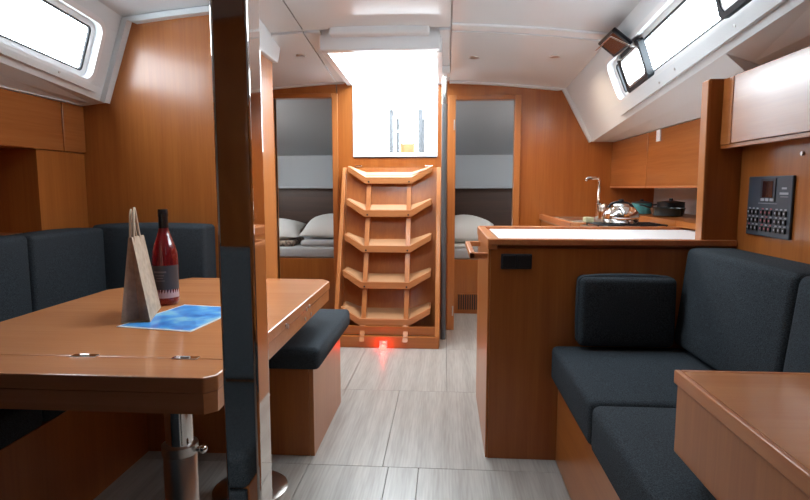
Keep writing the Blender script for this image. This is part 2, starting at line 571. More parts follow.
def rring(s, y0, y1, w0f, w1f, inset0, inset1, n0, n1, rad, bm, seg=6):
    """closed ring band around the window opening; insets in metres from the opening edge"""
    H_ = lambda Y: (side(s, Y, 1) - side(s, Y, 0)).length
    def loop(ins, n):
        pts = []
        ya, yb = y0 + ins, y1 - ins
        rr = max(rad - ins, 0.004)
        def P(Y, top, dw):
            h = H_(Y)
            w = (w1f(Y, s) - ins / h - dw / h) if top else (w0f(Y, s) + ins / h + dw / h)
            return side(s, Y, w, n)
        for (Yc, sy, top, a0) in ((ya, 1, False, 0), (yb, -1, False, 1), (yb, -1, True, 2), (ya, 1, True, 3)):
            for k in range(seg + 1):
                t = k / seg * math.pi / 2
                if a0 == 0:
                    dy, dw = rr - rr * math.cos(t), rr - rr * math.sin(t)
                elif a0 == 1:
                    dy, dw = rr - rr * math.sin(t), rr - rr * math.cos(t)
                elif a0 == 2:
                    dy, dw = rr - rr * math.cos(t), rr - rr * math.sin(t)
                else:
                    dy, dw = rr - rr * math.sin(t), rr - rr * math.cos(t)
                if a0 == 0:
                    # start of loop: going from left side down to bottom
                    pass
                pts.append(P(Yc + sy * dy, top, dw))
            if a0 in (0, 2):
                Ya, Yb_ = (ya + rr, yb - rr) if a0 == 0 else (yb - rr, ya + rr)
                for q in lin(Ya, Yb_, 8)[1:-1]:
                    pts.append(P(q, a0 == 2, 0))
        return pts
    return loop


def ring_mesh(bm, loops):
    """loops: list of point loops with the same count, bridged in order and closed"""
    vs = [[bm.verts.new(p) for p in l] for l in loops]
    n = len(vs[0])
    for a, b in zip(vs, vs[1:] + vs[:1]):
        for i in range(n):
            j = (i + 1) % n
            try:
                bm.faces.new((a[i], a[j], b[j], b[i]))
            except ValueError:
                pass


def window(s, y0, y1, name):
    r_ = sroot(name, tuple(side(s, (y0 + y1) / 2, 0.2)))
    L = rring(s, y0, y1, win_w0, win_w1, 0, 0, 0, 0, 0.05, None)
    # outer surround stepping in
    bm = bm_new()
    ring_mesh(bm, [L(-0.028, 0.0), L(-0.028, 0.012), L(0.0, 0.012), L(0.0, -0.055), L(-0.02, -0.055)])
    obj('surround', bm, 'white', r_, smooth=35)
    bm = bm_new()
    ring_mesh(bm, [L(0.0, -0.028), L(0.028, -0.032), L(0.028, -0.045), L(0.0, -0.045)])
    obj('window_frame', bm, 'white', r_, smooth=35)
    bm = bm_new()
    ring_mesh(bm, [L(0.028, -0.030), L(0.037, -0.034), L(0.037, -0.044), L(0.028, -0.044)])
    obj('gasket', bm, 'rubber', r_, smooth=35)
    bm = bm_new()
    f = bm.faces.new([bm.verts.new(p) for p in L(0.034, -0.040)])
    bmesh.ops.triangulate(bm, faces=[f])
    obj('pane', bm, 'glass', r_)
    return r_


window(-1, 1.75, 2.875, 'window_1')
w2 = window(+1, 1.80, 3.60, 'window_2')


# small opening ports inside the long starboard window, with their dark lids swung up
def port(y0, y1, idx, label):
    r_ = root('opening_port', label, 'port window', tuple(side(1, (y0 + y1) / 2, 0.25, -0.03)), 'opening ports in the starboard window')
    def quad(ins, n, y0=y0, y1=y1):
        h = 0.45
        a, b = 0.255 + ins / h, 0.715 - ins / h
        pts = []
        for (Yc, wc, dy, dw) in ((y0 + ins, a, 1, 1), (y1 - ins, a, -1, 1), (y1 - ins, b, -1, -1), (y0 + ins, b, 1, -1)):
            c = 0.018
            if dy * dw > 0:
                pts.append(side(1, Yc, wc + dw * c / h, n)); pts.append(side(1, Yc + dy * c, wc, n))
            else:
                pts.append(side(1, Yc + dy * c, wc, n)); pts.append(side(1, Yc, wc + dw * c / h, n))
        return pts
    bm = bm_new(); ring_mesh(bm, [quad(0, -0.03), quad(0, 0.004), quad(0.022, 0.004), quad(0.022, -0.03)])
    obj('port_frame', bm, 'rubber', r_)
    bm = bm_new(); ring_mesh(bm, [quad(0.022, -0.022), quad(0.022, 0.0), quad(0.034, 0.0), quad(0.034, -0.022)])
    obj('inner_frame', bm, 'satin', r_)
    # lid, hinged along the top edge and swung inboard
    ym = (y0 + y1) / 2
    T = side(1, ym, 0.715, 0.02)
    lw = (y1 - y0) / 2 - 0.03
    def lidbox(bm, a, b, c, d, e, f):
        q = []
        dirx = Vector((-0.70, 0, 0.55)).normalized(); nz = Vector((-dirx.z, 0, dirx.x)) * -1
        for z in (e, f):
            for (u, v) in ((a, c), (b, c), (b, d), (a, d)):
                q.append(T + dirx * u + Vector((0, v, 0)) + nz * z)
        hexa(bm, q, bevel=0.004, seg=1)
    bm = bm_new(); lidbox(bm, 0.0, 0.125, -lw, lw, -0.006, 0.012)
    lid = obj('lid', bm, plain('smoked_acrylic', (0.035, 0.022, 0.028), 0.12, coat=0.6), r_)
    bm = bm_new()
    lidbox(bm, 0.0, 0.014, -lw, lw, -0.010, 0.016); lidbox(bm, 0.111, 0.125, -lw, lw, -0.010, 0.016)
    lidbox(bm, 0.0, 0.125, -lw, -lw + 0.014, -0.010, 0.016); lidbox(bm, 0.0, 0.125, lw - 0.014, lw, -0.010, 0.016)
    obj('lid_frame', bm, 'black', lid)
    bm = bm_new()
    tube(bm, [T + Vector((-0.01, -lw - 0.012, -0.012)), T + Vector((-0.11, -lw - 0.012, 0.035))], 0.004, 8)
    tube(bm, [T + Vector((-0.11, -lw - 0.012, 0.035)), T + Vector((-0.11, lw, 0.035))], 0.004, 8)
    obj('lid_handle', bm, 'chrome', r_)
    for yy in (y0 + 0.06, y1 - 0.06):
        bm = bm_new(); c = side(1, yy, 0.69, 0.008)
        box(bm, c.x - 0.012, c.x + 0.012, yy - 0.015, yy + 0.015, c.z - 0.012, c.z + 0.012, 0.003)
        obj('hinge', bm, 'satin', r_)
    return r_


port(3.10, 3.44, 0, 'small dark-framed opening port at the aft end of the long starboard window, lid swung in')
port(1.98, 2.33, 1, 'small dark-framed opening port nearer the camera, cut off by the top of the picture')

# white trims where bulkheads meet the ceiling and the sides
def edge_trim(name, pts, Y, w=0.03, d=0.035):
    bm = bm_new()
    n = len(pts)
    inner = []
    for i, p in enumerate(pts):
        a = Vector(pts[max(i - 1, 0)]); b = Vector(pts[min(i + 1, n - 1)])
        t = (b - a).normalized()
        nn = Vector((t.y, -t.x))
        if nn.dot(Vector((CX, 1.2)) - Vector(p)) < 0:
            nn = -nn
        inner.append(Vector(p) + nn * w)
    poly = [Vector(p) for p in pts] + inner[::-1]
    lo = [[bm.verts.new((q[0], yy, q[1])) for q in (Vector(pts[i]), inner[i])] for i in range(n) for yy in (Y,)]
    hi = [[bm.verts.new((q[0], Y - d, q[1])) for q in (Vector(pts[i]), inner[i])] for i in range(n)]
    for i in range(n - 1):
        bm.faces.new((lo[i][0], lo[i + 1][0], lo[i + 1][1], lo[i][1]))
        bm.faces.new((hi[i][0], hi[i + 1][0], hi[i + 1][1], hi[i][1]))
        bm.faces.new((lo[i][0], lo[i + 1][0], hi[i + 1][0], hi[i][0]))
        bm.faces.new((lo[i][1], lo[i + 1][1], hi[i + 1][1], hi[i][1]))
    bm.faces.new((lo[0][0], lo[0][1], hi[0][1], hi[0][0])); bm.faces.new((lo[-1][0], lo[-1][1], hi[-1][1], hi[-1][0]))
    return struct(name, bm, 'liner', smooth=40)


edge_trim('trim_2', [(1.134, 1.512), (0.916, 1.915)] + top_curve(0.86, 0.03, YB, 8), YB, w=0.028)
edge_trim('trim_3', top_curve(-0.80, -1.40, YB, 6), YB, w=0.02)
edge_trim('trim_4', [(CX - offB(YP) + 0.0, zB(YP) + 0.005), (CX - offT(YP), zT(YP))] + top_curve(-1.68, -1.10, YP, 6), YP, w=0.03, d=0.05)

# ------------------------------------------------------------------ ceiling
def ceil_piece(x0f, x1f, y0, y1, name='ceiling_panel', up=0.0, th=0.018, parent=None, mat='ceil', nx=6, ny=4):
    x0 = x0f if callable(x0f) else (lambda Y: x0f)
    x1 = x1f if callable(x1f) else (lambda Y: x1f)
    bm = bm_new()
    fn = lambda u, v: Vector((x0(u) + (x1(u) - x0(u)) * v, u, zceil(x0(u) + (x1(u) - x0(u)) * v, u) + up))
    grid(bm, fn, lin(y0, y1, ny), lin(0, 1, nx), (0, 0, th))
    return obj(name, bm, mat, parent, smooth=30)


ce = sroot('ceiling', (CX, 1.5, 2.2))
pe = lambda Y: CX - offT(Y) - 0.03
se = lambda Y: CX + offT(Y) + 0.03
HX = (-0.745, -0.05, 1.95, 2.55)      # added saloon skylight, unseen, lets in light from above
GX = (0.25, 0.75, 2.40, 2.88)         # added galley skylight, unseen, brightens the worktop
up_, th_ = 0.035, 0.05
for a, b, c, d in ((pe, -0.86, YF, YB + .03), (0.03, se, YF, GX[2]), (0.03, se, GX[3], YB + .03), (0.03, GX[0], GX[2], GX[3]), (GX[1], se, GX[2], GX[3]),
                   (-0.86, -0.745, YF, YB + .03), (-0.05, 0.03, YF, YB + .03), (-0.745, -0.05, YF, HX[2]), (-0.745, -0.05, HX[3], 3.565)):
    ceil_piece(a, b, c, d, 'deckhead', up=up_, th=th_, parent=ce, mat='white', ny=6)
q = 0.004
pe0 = lambda Y: CX - offT(Y)
se0 = lambda Y: CX + offT(Y)
for (y0, y1) in ((YF, 0.6), (0.6, 1.95), (1.95, 2.55), (2.55, 3.45)):
    ceil_piece(pe0, -0.86 - q, y0 + q, y1 - q, parent=ce)
    if y0 < 1.9:
        ceil_piece(0.03 + q, se0, y0 + q, y1 - q, parent=ce)
ceil_piece(0.03 + q, se0, 1.95 + q, GX[2], parent=ce); ceil_piece(0.03 + q, se0, GX[3], 3.45 - q, parent=ce)
ceil_piece(0.03 + q, GX[0], GX[2], GX[3], parent=ce); ceil_piece(GX[1], se0, GX[2], GX[3], parent=ce)
for (y0, y1) in ((YF, 0.6), (0.6, 1.95), (2.55, 3.45)):
    ceil_piece(-0.86 + q, 0.03 - q, y0 + q, y1 - q, parent=ce)
ceil_piece(-0.86 + q, -0.75, HX[2], HX[3], parent=ce); ceil_piece(-0.045, 0.03 - q, HX[2], HX[3], parent=ce)
# aft row sits a little lower, a lip shows in front
ceil_piece(pe0, -0.86 - q, 3.45 + q, YB - 0.005, up=-0.012, parent=ce)
ceil_piece(0.03 + q, se0, 3.47 + q, YB - 0.005, up=-0.014, parent=ce)
ceil_piece(-0.86 + q, -0.76, 3.45 + q, YB - 0.005, up=-0.012, parent=ce)
ceil_piece(-0.04, 0.03 - q, 3.45 + q, YB - 0.005, up=-0.012, parent=ce)
# cross batten to starboard
bm = bm_new()
grid(bm, lambda u, v: Vector((u, v, zceil(u, v) - 0.012)), lin(0.035, se0(3.4) - 0.02, 8), [3.38, 3.46], (0, 0, 0.02))
obj('cross_batten', bm, 'white', ce)
# frames of the two added skylights overhead
for nm, (xa, xb, ya, yb) in (('added_skylight_saloon', HX), ('added_skylight_galley', GX)):
    zc = zceil((xa + xb) / 2, (ya + yb) / 2)
    sk = sroot(nm, ((xa + xb) / 2, (ya + yb) / 2, zc))
    bm = bm_new()
    for (a, b, c, d) in ((xa - 0.015, xa + 0.03, ya - 0.015, yb + 0.015), (xb - 0.03, xb + 0.015, ya - 0.015, yb + 0.015), (xa + 0.03, xb - 0.03, ya - 0.015, ya + 0.03), (xa + 0.03, xb - 0.03, yb - 0.03, yb + 0.015)):
        box(bm, a, b, c, d, zc - 0.03, zc + 0.10)
    obj('window_frame', bm, 'white', sk)
    B('pane', xa + 0.03, xb - 0.03, ya + 0.03, yb - 0.03, zc + 0.07, zc + 0.075, 'glass', sk)

# companionway hatch coaming
ch = sroot('door_3', (-0.395, 4.04, 2.0))
bm = bm_new()
box(bm, -0.775, -0.035, 3.50, 3.575, 1.985, 2.14, 0.01)
obj('hatch_frame', bm, 'white', ch)
bm = bm_new(); hexa(bm, [(-0.775, 3.575, 1.985), (-0.735, 3.575, 1.985), (-0.735, 4.50, 1.955), (-0.775, 4.50, 1.955), (-0.775, 3.575, 2.14), (-0.735, 3.575, 2.14), (-0.735, 4.50, 2.10), (-0.775, 4.50, 2.10)])
obj('hatch_frame', bm, 'white', ch)
bm = bm_new(); hexa(bm, [(-0.062, 3.575, 1.985), (-0.025, 3.575, 1.985), (-0.025, 4.50, 1.955), (-0.062, 4.50, 1.955), (-0.062, 3.575, 2.14), (-0.025, 3.575, 2.14), (-0.025, 4.50, 2.10), (-0.062, 4.50, 2.10)])
obj('hatch_frame', bm, 'white', ch)
# smoked lip of the sliding hatch, and the white washboard channel
B('hatch_seal', -0.73, -0.066, 3.576, 3.59, 2.02, 2.032, 'rubber', ch)
bm = bm_new()
box(bm, -0.734, -0.715, 4.492, 4.552, 1.43, 1.97); box(bm, -0.08, -0.063, 4.492, 4.552, 1.43, 1.97); box(bm, -0.734, -0.063, 4.490, 4.57, 1.398, 1.43)
obj('washboard_channel', bm, 'white', ch)
B('seal_strip', -0.73, -0.067, 4.494, 4.499, 1.388, 1.395, 'rubber', ch)
# little front console of the hatch with two switches
bm = bm_new(); box(bm, -0.70, -0.10, 3.42, 3.50, 2.06, 2.14, 0.012)
obj('hatch_console', bm, 'white', ch)

# doorways
def doorway(name, x0, x1, zt, jamb, right_w):
    r_ = sroot(name, ((x0 + x1) / 2, YB, 0))
    B('jamb', x0 - jamb, x0, YB - 0.022, YB + 0.06, 0, zt + 0.035, 'edge_z', r_, bevel=0.004)
    B('jamb', x1, x1 + right_w, YB - 0.022, YB + 0.06, 0, zt + 0.035, 'edge_z', r_, bevel=0.004)
    B('head', x0, x1, YB - 0.022, YB + 0.06, zt, zt + 0.035, 'wood_x', r_, bevel=0.004)
    return r_
d1 = doorway('door_1', -1.37, -0.90, 1.860, 0.05, 0.045)
d2 = doorway('door_2', 0.08, 0.537, 1.832, 0.06, 0.048)
bm = bm_new(); box(bm, 0.064, 0.074, YB - 0.03, YB - 0.02, 1.60, 1.68, 0.002); obj('hinge', bm, 'satin', d2)
bm = bm_new(); box(bm, 0.064, 0.074, YB - 0.03, YB - 0.02, 0.12, 0.20, 0.002); obj('hinge', bm, 'satin', d2)

# ------------------------------------------------------------------ aft cabins
def cabin(x0, x1, name, port_side):
    r_ = sroot(name, ((x0 + x1) / 2, 5.8, 0))
    YA = 6.6
    B('cabin_wall', x0 - 0.03, x0, 4.54, YA + 0.04, 0, 2.05, 'grey', r_)
    B('cabin_wall', x1, x1 + 0.03, 4.54, YA + 0.04, 0, 2.05, 'grey', r_)
    B('cabin_wall', x0, x1, YA, YA + 0.04, 0, 1.62, 'grey', r_)
    bm = bm_new(); hexa(bm, [(x0, 4.54, 1.99), (x1, 4.54, 1.99), (x1, YA, 1.53), (x0, YA, 1.53), (x0, 4.54, 2.03), (x1, 4.54, 2.03), (x1, YA + 0.04, 1.57), (x0, YA + 0.04, 1.57)])
    obj('cabin_ceiling', bm, 'grey', r_)
    B('dark_panel', x0 + 0.002, x1 - 0.002, YA - 0.03, YA - 0.001, 0.5, 1.145, 'darkwood', r_)
    B('shelf', x0 + 0.002, x1 - 0.002, YA - 0.16, YA - 0.001, 1.145, 1.168, 'grey', r_, bevel=0.005)
    B('side_panel', x0, x0 + 0.02, 5.05, YA - 0.03, 0.5, 1.10, 'darkwood', r_)
    B('side_panel', x1 - 0.02, x1, 5.05, YA - 0.03, 0.5, 1.10, 'darkwood', r_)
    return r_
cabin(-2.40, -0.86, 'wall_port_cabin', True)
cabin(0.03, 1.58, 'wall_starboard_cabin', False)


def bed(x0, x1, label, vent=None):
    r_ = root('berth', label, 'bed', ((x0 + x1) / 2, 5.8, 0), 'double berths in the aft cabins')
    B('berth_base', x0, x1, 5.09, 6.56, 0, 0.50, 'wood', r_, bevel=0.004)
    B('mattress', x0 + 0.005, x1 - 0.005, 5.10, 6.56, 0.50, 0.60, 'mattress', r_, bevel=0.025, seg=3, smooth=True)
    if vent:
        v = root_child = B('vent_grille', vent[0], vent[1], 5.082, 5.09, vent[2], vent[3], 'wood', r_)
        n = 9
        for k in range(n):
            xx = vent[0] + (k + 0.5) * (vent[1] - vent[0]) / n
            B('slot', xx - 0.006, xx + 0.006, 5.079, 5.0825, vent[2] + 0.01, vent[3] - 0.01, 'black', v)
    return r_
bed(-2.375, -0.89, 'wooden-fronted double berth with white pillows seen through the port aft doorway')
bed(0.055, 1.555, 'wooden-fronted double berth with slotted vent seen through the starboard aft doorway', (0.125, 0.31, 0.03, 0.19))


def pillow(name, c, sx, sy, sz, rot, label, mat='linen', tilt=0.0, group=None):
    bm = bm_new()
    n = 14
    vt, vb = {}, {}
    for i in range(n + 1):
        for j in range(n + 1):
            u, v = -1 + 2 * i / n, -1 + 2 * j / n
            h = max(0.0, (1 - u ** 2) ** 0.55 * (1 - v ** 2) ** 0.55)
            pinch = 1 - 0.07 * (1 - abs(u)) * abs(v) ** 3 - 0.0
            pinch2 = 1 - 0.07 * (1 - abs(v)) * abs(u) ** 3
            w = 0.02 * math.sin(5 * u + 3 * v)
            x, y = u * sx / 2 * pinch2, v * sy / 2 * pinch
            vt[i, j] = bm.verts.new((x, y, h * sz * (0.62 + w) + 0.001))
            vb[i, j] = bm.verts.new((x, y, -h * sz * 0.38))
    for i in range(n):
        for j in range(n):
            bm.faces.new((vt[i, j], vt[i + 1, j], vt[i + 1, j + 1], vt[i, j + 1]))
            bm.faces.new((vb[i, j], vb[i, j + 1], vb[i + 1, j + 1], vb[i + 1, j]))
    for k in range(n):
        for (a, b) in (((k, 0), (k + 1, 0)), ((k, n), (k + 1, n)), ((0, k), (0, k + 1)), ((n, k), (n, k + 1))):
            bm.faces.new((vt[a], vt[b], vb[b], vb[a]))
    mt = Matrix.Translation(c) @ Matrix.Rotation(R(rot), 4, 'Z') @ Matrix.Rotation(R(tilt), 4, 'X')
    bmesh.ops.transform(bm, matrix=mt, verts=bm.verts)
    return tag(obj(name, bm, mat, None, smooth=True), label, 'pillow', group)


pillow('pillow', (-1.665, 5.42, 0.735), 0.53, 0.42, 0.17, 4, 'pale pillow at the left of the port aft doorway, lying on folded blanket', tilt=14)
pillow('pillow', (-1.125, 5.44, 0.765), 0.50, 0.44, 0.19, -6, 'white pillow at the right of the port aft doorway', tilt=18)
pillow('pillow', (0.18, 5.42, 0.735), 0.62, 0.50, 0.24, 0, 'grey white pillow on the starboard aft berth', tilt=12)
tag(B('folded_blanket', -1.84, -1.42, 5.16, 5.60, 0.60, 0.655, 'stripe', None, bevel=0.02, seg=3, smooth=True), 'brown patterned folded blanket on the port aft berth under the left pillow', 'blanket')
tag(B('folded_duvet', -1.36, -0.92, 5.18, 5.62, 0.60, 0.66, 'mattress', None, bevel=0.025, seg=3, smooth=True), 'grey folded duvet on the port aft berth under the right pillow', 'duvet')
tag(B('folded_duvet', 0.06, 0.50, 5.14, 5.62, 0.60, 0.635, 'linen', None, bevel=0.015, seg=3, smooth=True), 'pale folded duvet on the starboard aft berth under the grey white pillow', 'duvet')
for nm, lx, sg in (('port', -2.398, 1), ('starboard', 1.578, -1)):
    r_ = root('cabin_fill_lamp', 'small round white fill lamp added out of view on the outboard wall of the %s aft cabin' % nm, 'lamp', (lx, 4.9, 1.3))
    bm = bm_new(); tube(bm, [(lx, 4.9, 1.3), (lx + sg * 0.03, 4.9, 1.3)], 0.045, 24); obj('lamp_body', bm, 'white', r_, smooth=40)
    bm = bm_new(); tube(bm, [(lx + sg * 0.03, 4.9, 1.3), (lx + sg * 0.034, 4.9, 1.3)], 0.036, 24); obj('diffuser', bm, 'bulb', r_)
    light('cabin_fill_light', 'POINT', (lx + sg * 0.12, 4.9, 1.3), 3.5, (1.0, 0.95, 0.9), 0.04)  # added lamp, hidden from view, brightens the cabin

# ------------------------------------------------------------------ ceiling downlights
for (x, y, t) in ((-0.974, 3.83, 'port of the companionway hatch'), (0.188, 3.92, 'just starboard of the companionway hatch'), (0.704, 3.80, 'nearest the starboard side'),
                  (-0.95, 1.9, 'above the dining table'), (0.55, 1.6, 'above the starboard sofa')):
    z = zceil(x, y) - (0.014 if y > 3.45 else 0)
    r_ = root('downlight', 'small round recessed ceiling downlight ' + t, 'lamp', (x, y, z), 'recessed ceiling downlights')
    bm = bm_new(); lathe(bm, [(0.020, -0.004), (0.030, -0.005), (0.034, 0.0), (0.034, 0.004)], (x, y, z)); obj('rim', bm, 'satin', r_, smooth=40)
    bm = bm_new(); lathe(bm, [(0.001, -0.0025), (0.020, -0.003)], (x, y, z)); obj('lens', bm, 'bulb', r_)
    light('downlight_beam', 'SPOT', (x, y, z - 0.02), 5.0 if y > 3.4 else 1.0, LAMP, 0.03, spot=150)

# ------------------------------------------------------------------ cockpit beyond the companionway
ck = sroot('cockpit', (-0.4, 5.8, 1.2))
ck.name = 'trim_cockpit'
WL[ck.name] = Vector((-0.4, 5.8, 1.2))
B('cockpit_sole', -0.83, 0.0, 4.56, 8.6, 1.18, 1.22, 'white', ck)
for (xa, xb) in ((-0.86, -0.832), (0.002, 0.03)):
    bm = bm_new(); hexa(bm, [(xa, 4.545, 1.18), (xb, 4.545, 1.18), (xb, 8.6, 1.18), (xa, 8.6, 1.18), (xa, 4.545, 2.06), (xb, 4.545, 2.06), (xb, 8.6, 1.60), (xa, 8.6, 1.60)])
    obj('seat_front', bm, 'white', ck)
for (xa, xb) in ((-2.43, -0.862), (0.032, 1.61)):
    bm = bm_new(); hexa(bm, [(xa, 4.545, 2.04), (xb, 4.545, 2.04), (xb, 8.6, 1.60), (xa, 8.6, 1.60), (xa, 4.545, 2.07), (xb, 4.545, 2.07), (xb, 8.6, 1.63), (xa, 8.6, 1.63)])
    obj('cockpit_deck', bm, 'white', ck)
B('transom', -0.83, 0.0, 8.5, 8.6, 1.22, 1.62, 'white', ck)
r_ = root('cockpit_table', 'white cockpit table with grey legs seen through the open companionway', 'table', (-0.42, 6.4, 1.22))
B('table_top', -0.60, -0.24, 6.0, 6.9, 1.97, 2.0, 'white', r_, bevel=0.01)
M['leg_grey'] = plain('grey_painted_leg', (0.07, 0.07, 0.075), 0.6)
for (x, y) in ((-0.575, 6.05), (-0.265, 6.05), (-0.575, 6.85), (-0.265, 6.85)):
    bm = bm_new(); tube(bm, [(x, y, 1.22), (x, y, 1.97)], 0.022, 10); obj('leg', bm, 'leg_grey', r_, smooth=40)
bm = bm_new(); tube(bm, [(-0.575, 6.05, 1.75), (-0.265, 6.05, 1.75)], 0.01, 8); obj('stretcher', bm, 'satin', r_, smooth=40)
r_ = root('cockpit_step', 'small wooden box step standing in the cockpit under the white table', 'step', (-0.43, 6.3, 1.22))
B('panel', -0.50, -0.34, 6.30, 6.32, 1.22, 1.64, 'edge', r_)
B('upright', -0.50, -0.48, 6.25, 6.34, 1.22, 1.66, 'edge', r_)
B('upright', -0.36, -0.34, 6.25, 6.34, 1.22, 1.66, 'edge', r_)

# ------------------------------------------------------------------ companionway stairs
sr = root('companionway_stairs', 'wooden companionway stairs with five upturned bay-shaped treads below the hatch', 'stairs', (-0.41, 4.1, 0))
def yfront(z): return 3.93 + (z / 1.31) * 0.47
def side_pan(x0, x1, nm='side_panel'):
    bm = bm_new()
    prism(bm, [(3.93, 0.09), (yfront(1.31), 1.31), (4.49, 1.31), (4.49, 0.0), (3.96, 0.0)], 'x', x0, x1, bevel=0.004)
    return obj(nm, bm, 'edge_z', sr)
side_pan(-0.805, -0.775); side_pan(-0.065, -0.032)
bm = bm_new(); hexa(bm, [(-0.775, 4.16, 0.09), (-0.065, 4.16, 0.09), (-0.065, 4.20, 0.09), (-0.775, 4.20, 0.09), (-0.775, 4.44, 1.31), (-0.065, 4.44, 1.31), (-0.065, 4.48, 1.31), (-0.775, 4.48, 1.31)])
obj('back_panel', bm, 'wood', sr)
B('kick_board', -0.80, -0.035, 3.925, 3.96, 0.0, 0.085, 'wood_x', sr, bevel=0.004)
B('lower_panel', -0.775, -0.065, 3.955, 3.975, 0.09, 0.15, 'wood_x', sr)
ZT = [0.178, 0.436, 0.697, 0.960, 1.212]
for k, z in enumerate(ZT):
    yf = yfront(z)
    yb = 4.17 + (z - 0.09) / 1.22 * 0.27
    xa, xb, xc, xd = -0.755, -0.618, -0.258, -0.100
    up = 0.095
    # tread: centre board + two rising wings (one bent board)
    bm = bm_new()
    pts = [(xa, z + up), (xb, z), (xc, z), (xd, z + up)]
    th = 0.022
    def tread_mesh(inx, y0, y1, up0, thick, rise=0.062):
        b_ = bm_new()
        tp = [[b_.verts.new((p[0] + (inx if i == 0 else -inx if i == 3 else 0), y, p[1] + up0 + rise * (0.25 if i in (0, 3) else 1.0) * (y - yf) / (yb - yf) - dz)) for i, p in enumerate(pts)] for (y, dz) in ((y0, 0), (y1, 0), (y1, thick), (y0, thick))]
        for a_, c_ in zip(tp, tp[1:] + tp[:1]):
            for i in range(3):
                b_.faces.new((a_[i], a_[i + 1], c_[i + 1], c_[i]))
        for i in (0, 3):
            b_.faces.new([r4[i] for r4 in tp])
        return b_
    t = obj('tread', tread_mesh(0, yf + 0.012, yb, 0, th), 'tread', sr)
    # raised front lip following the bend
    bm = bm_new()
    hh = 0.016
    prism(bm, [(p[0], p[1] + hh) for p in pts] + [(p[0], p[1] - 0.030) for p in pts[::-1]], 'y', yf - 0.012, yf + 0.012, bevel=0.004)
    obj('front_lip', bm, 'tread', t)
    obj('grip_mat', tread_mesh(0.012, yf + 0.03, yb - 0.012, 0.003, 0.0025), 'grip', t)
    # two uprights below the tread, just behind the lip
    zb = ZT[k - 1] if k else 0.02
    for x in (-0.592, -0.278):
        y0 = yfront(zb) if k else yfront(0.06)
        bm = bm_new()
        hexa(bm, [(x - 0.017, y0 + 0.02, zb), (x + 0.017, y0 + 0.02, zb), (x + 0.017, y0 + 0.055, zb), (x - 0.017, y0 + 0.055, zb),
                  (x - 0.017, yf + 0.02, z - 0.02), (x + 0.017, yf + 0.02, z - 0.02), (x + 0.017, yf + 0.055, z - 0.02), (x - 0.017, yf + 0.055, z - 0.02)] if k else
             [(x - 0.017, 3.905, 0.05), (x + 0.017, 3.905, 0.05), (x + 0.017, 3.935, 0.05), (x - 0.017, 3.935, 0.05),
              (x - 0.017, yf - 0.01, z - 0.02), (x + 0.017, yf - 0.01, z - 0.02), (x + 0.017, yf + 0.03, z - 0.02), (x - 0.017, yf + 0.03, z - 0.02)])
        obj('upright', bm, 'edge_z', sr)
        if k > 0:
            bm = bm_new(); tube(bm, [(x, yf - 0.014, z - 0.014), (x, yf - 0.010, z - 0.014)], 0.007, 10); obj('plug', bm, 'black', t)
B('sticker', -0.52, -0.40, 4.166, 4.172, 0.205, 0.235, 'paper', sr)['label'] = 'white printed sticker'
for x in (-0.69, -0.13):
    bm = bm_new(); box(bm, x - 0.03, x + 0.03, 4.485, 4.499, 1.318, 1.328, 0.002)
    tube(bm, [(x - 0.02, 4.48, 1.322), (x + 0.02, 4.48, 1.322)], 0.008, 10)
    obj('hinge', bm, 'chrome', sr)
r_ = root('courtesy_light', 'small red courtesy lamp glowing at the foot of the stairs', 'lamp', (-0.435, 3.915, 0.015))
bm = bm_new(); box(bm, -0.465, -0.405, 3.918, 3.926, 0.008, 0.055, 0.003); obj('lamp_plate', bm, 'satin', r_)
bm = bm_new(); lathe(bm, [(0.026, 0), (0.026, 0.014), (0.018, 0.028), (0.002, 0.032)], (-0.435, 3.89, 0.003), 16); obj('lens', bm, 'red', r_, smooth=True)
light('courtesy_glow', 'POINT', (-0.435, 3.87, 0.03), 0.16, (1, 0.03, 0.02), 0.012)

# grab pole beside the companionway
r_ = root('grab_pole', 'vertical steel grab pole beside the companionway, grey sleeve below', 'pole', (-0.007, 4.2, 0))
bm = bm_new(); tube(bm, [(-0.007, 4.2, 0.0), (-0.007, 4.2, 1.76)], 0.021, 16); obj('pole_sleeve', bm, plain('grey_sleeve', (0.09, 0.095, 0.10), 0.35), r_, smooth=40)
bm = bm_new(); tube(bm, [(-0.007, 4.2, 1.76), (-0.007, 4.2, 2.0)], 0.019, 16); obj('pole', bm, 'chrome', r_, smooth=40)
B('ceiling_bracket', -0.045, 0.03, 4.12, 4.28, 1.965, 2.03, 'white', r_, bevel=0.008)

# ------------------------------------------------------------------ mast compression post (mirror polished)
r_ = root('mast_post', 'tall mirror-polished steel post standing by the corner of the dining table', 'post', (-0.44, 1.18, 0))
bm = bm_new()
box(bm, -0.481, -0.402, 1.15, 1.235, 0.012, zceil(-0.44, 1.19) - 0.002)
es = [e for e in bm.edges if abs(e.verts[0].co.z - e.verts[1].co.z) > 1]
bmesh.ops.bevel(bm, geom=es, offset=0.008, segments=6, profile=0.5, affect='EDGES')
obj('post_tube', bm, 'post', r_)
B('base_plate', -0.53, -0.352, 1.10, 1.285, 0, 0.012, 'satin', r_, bevel=0.004)

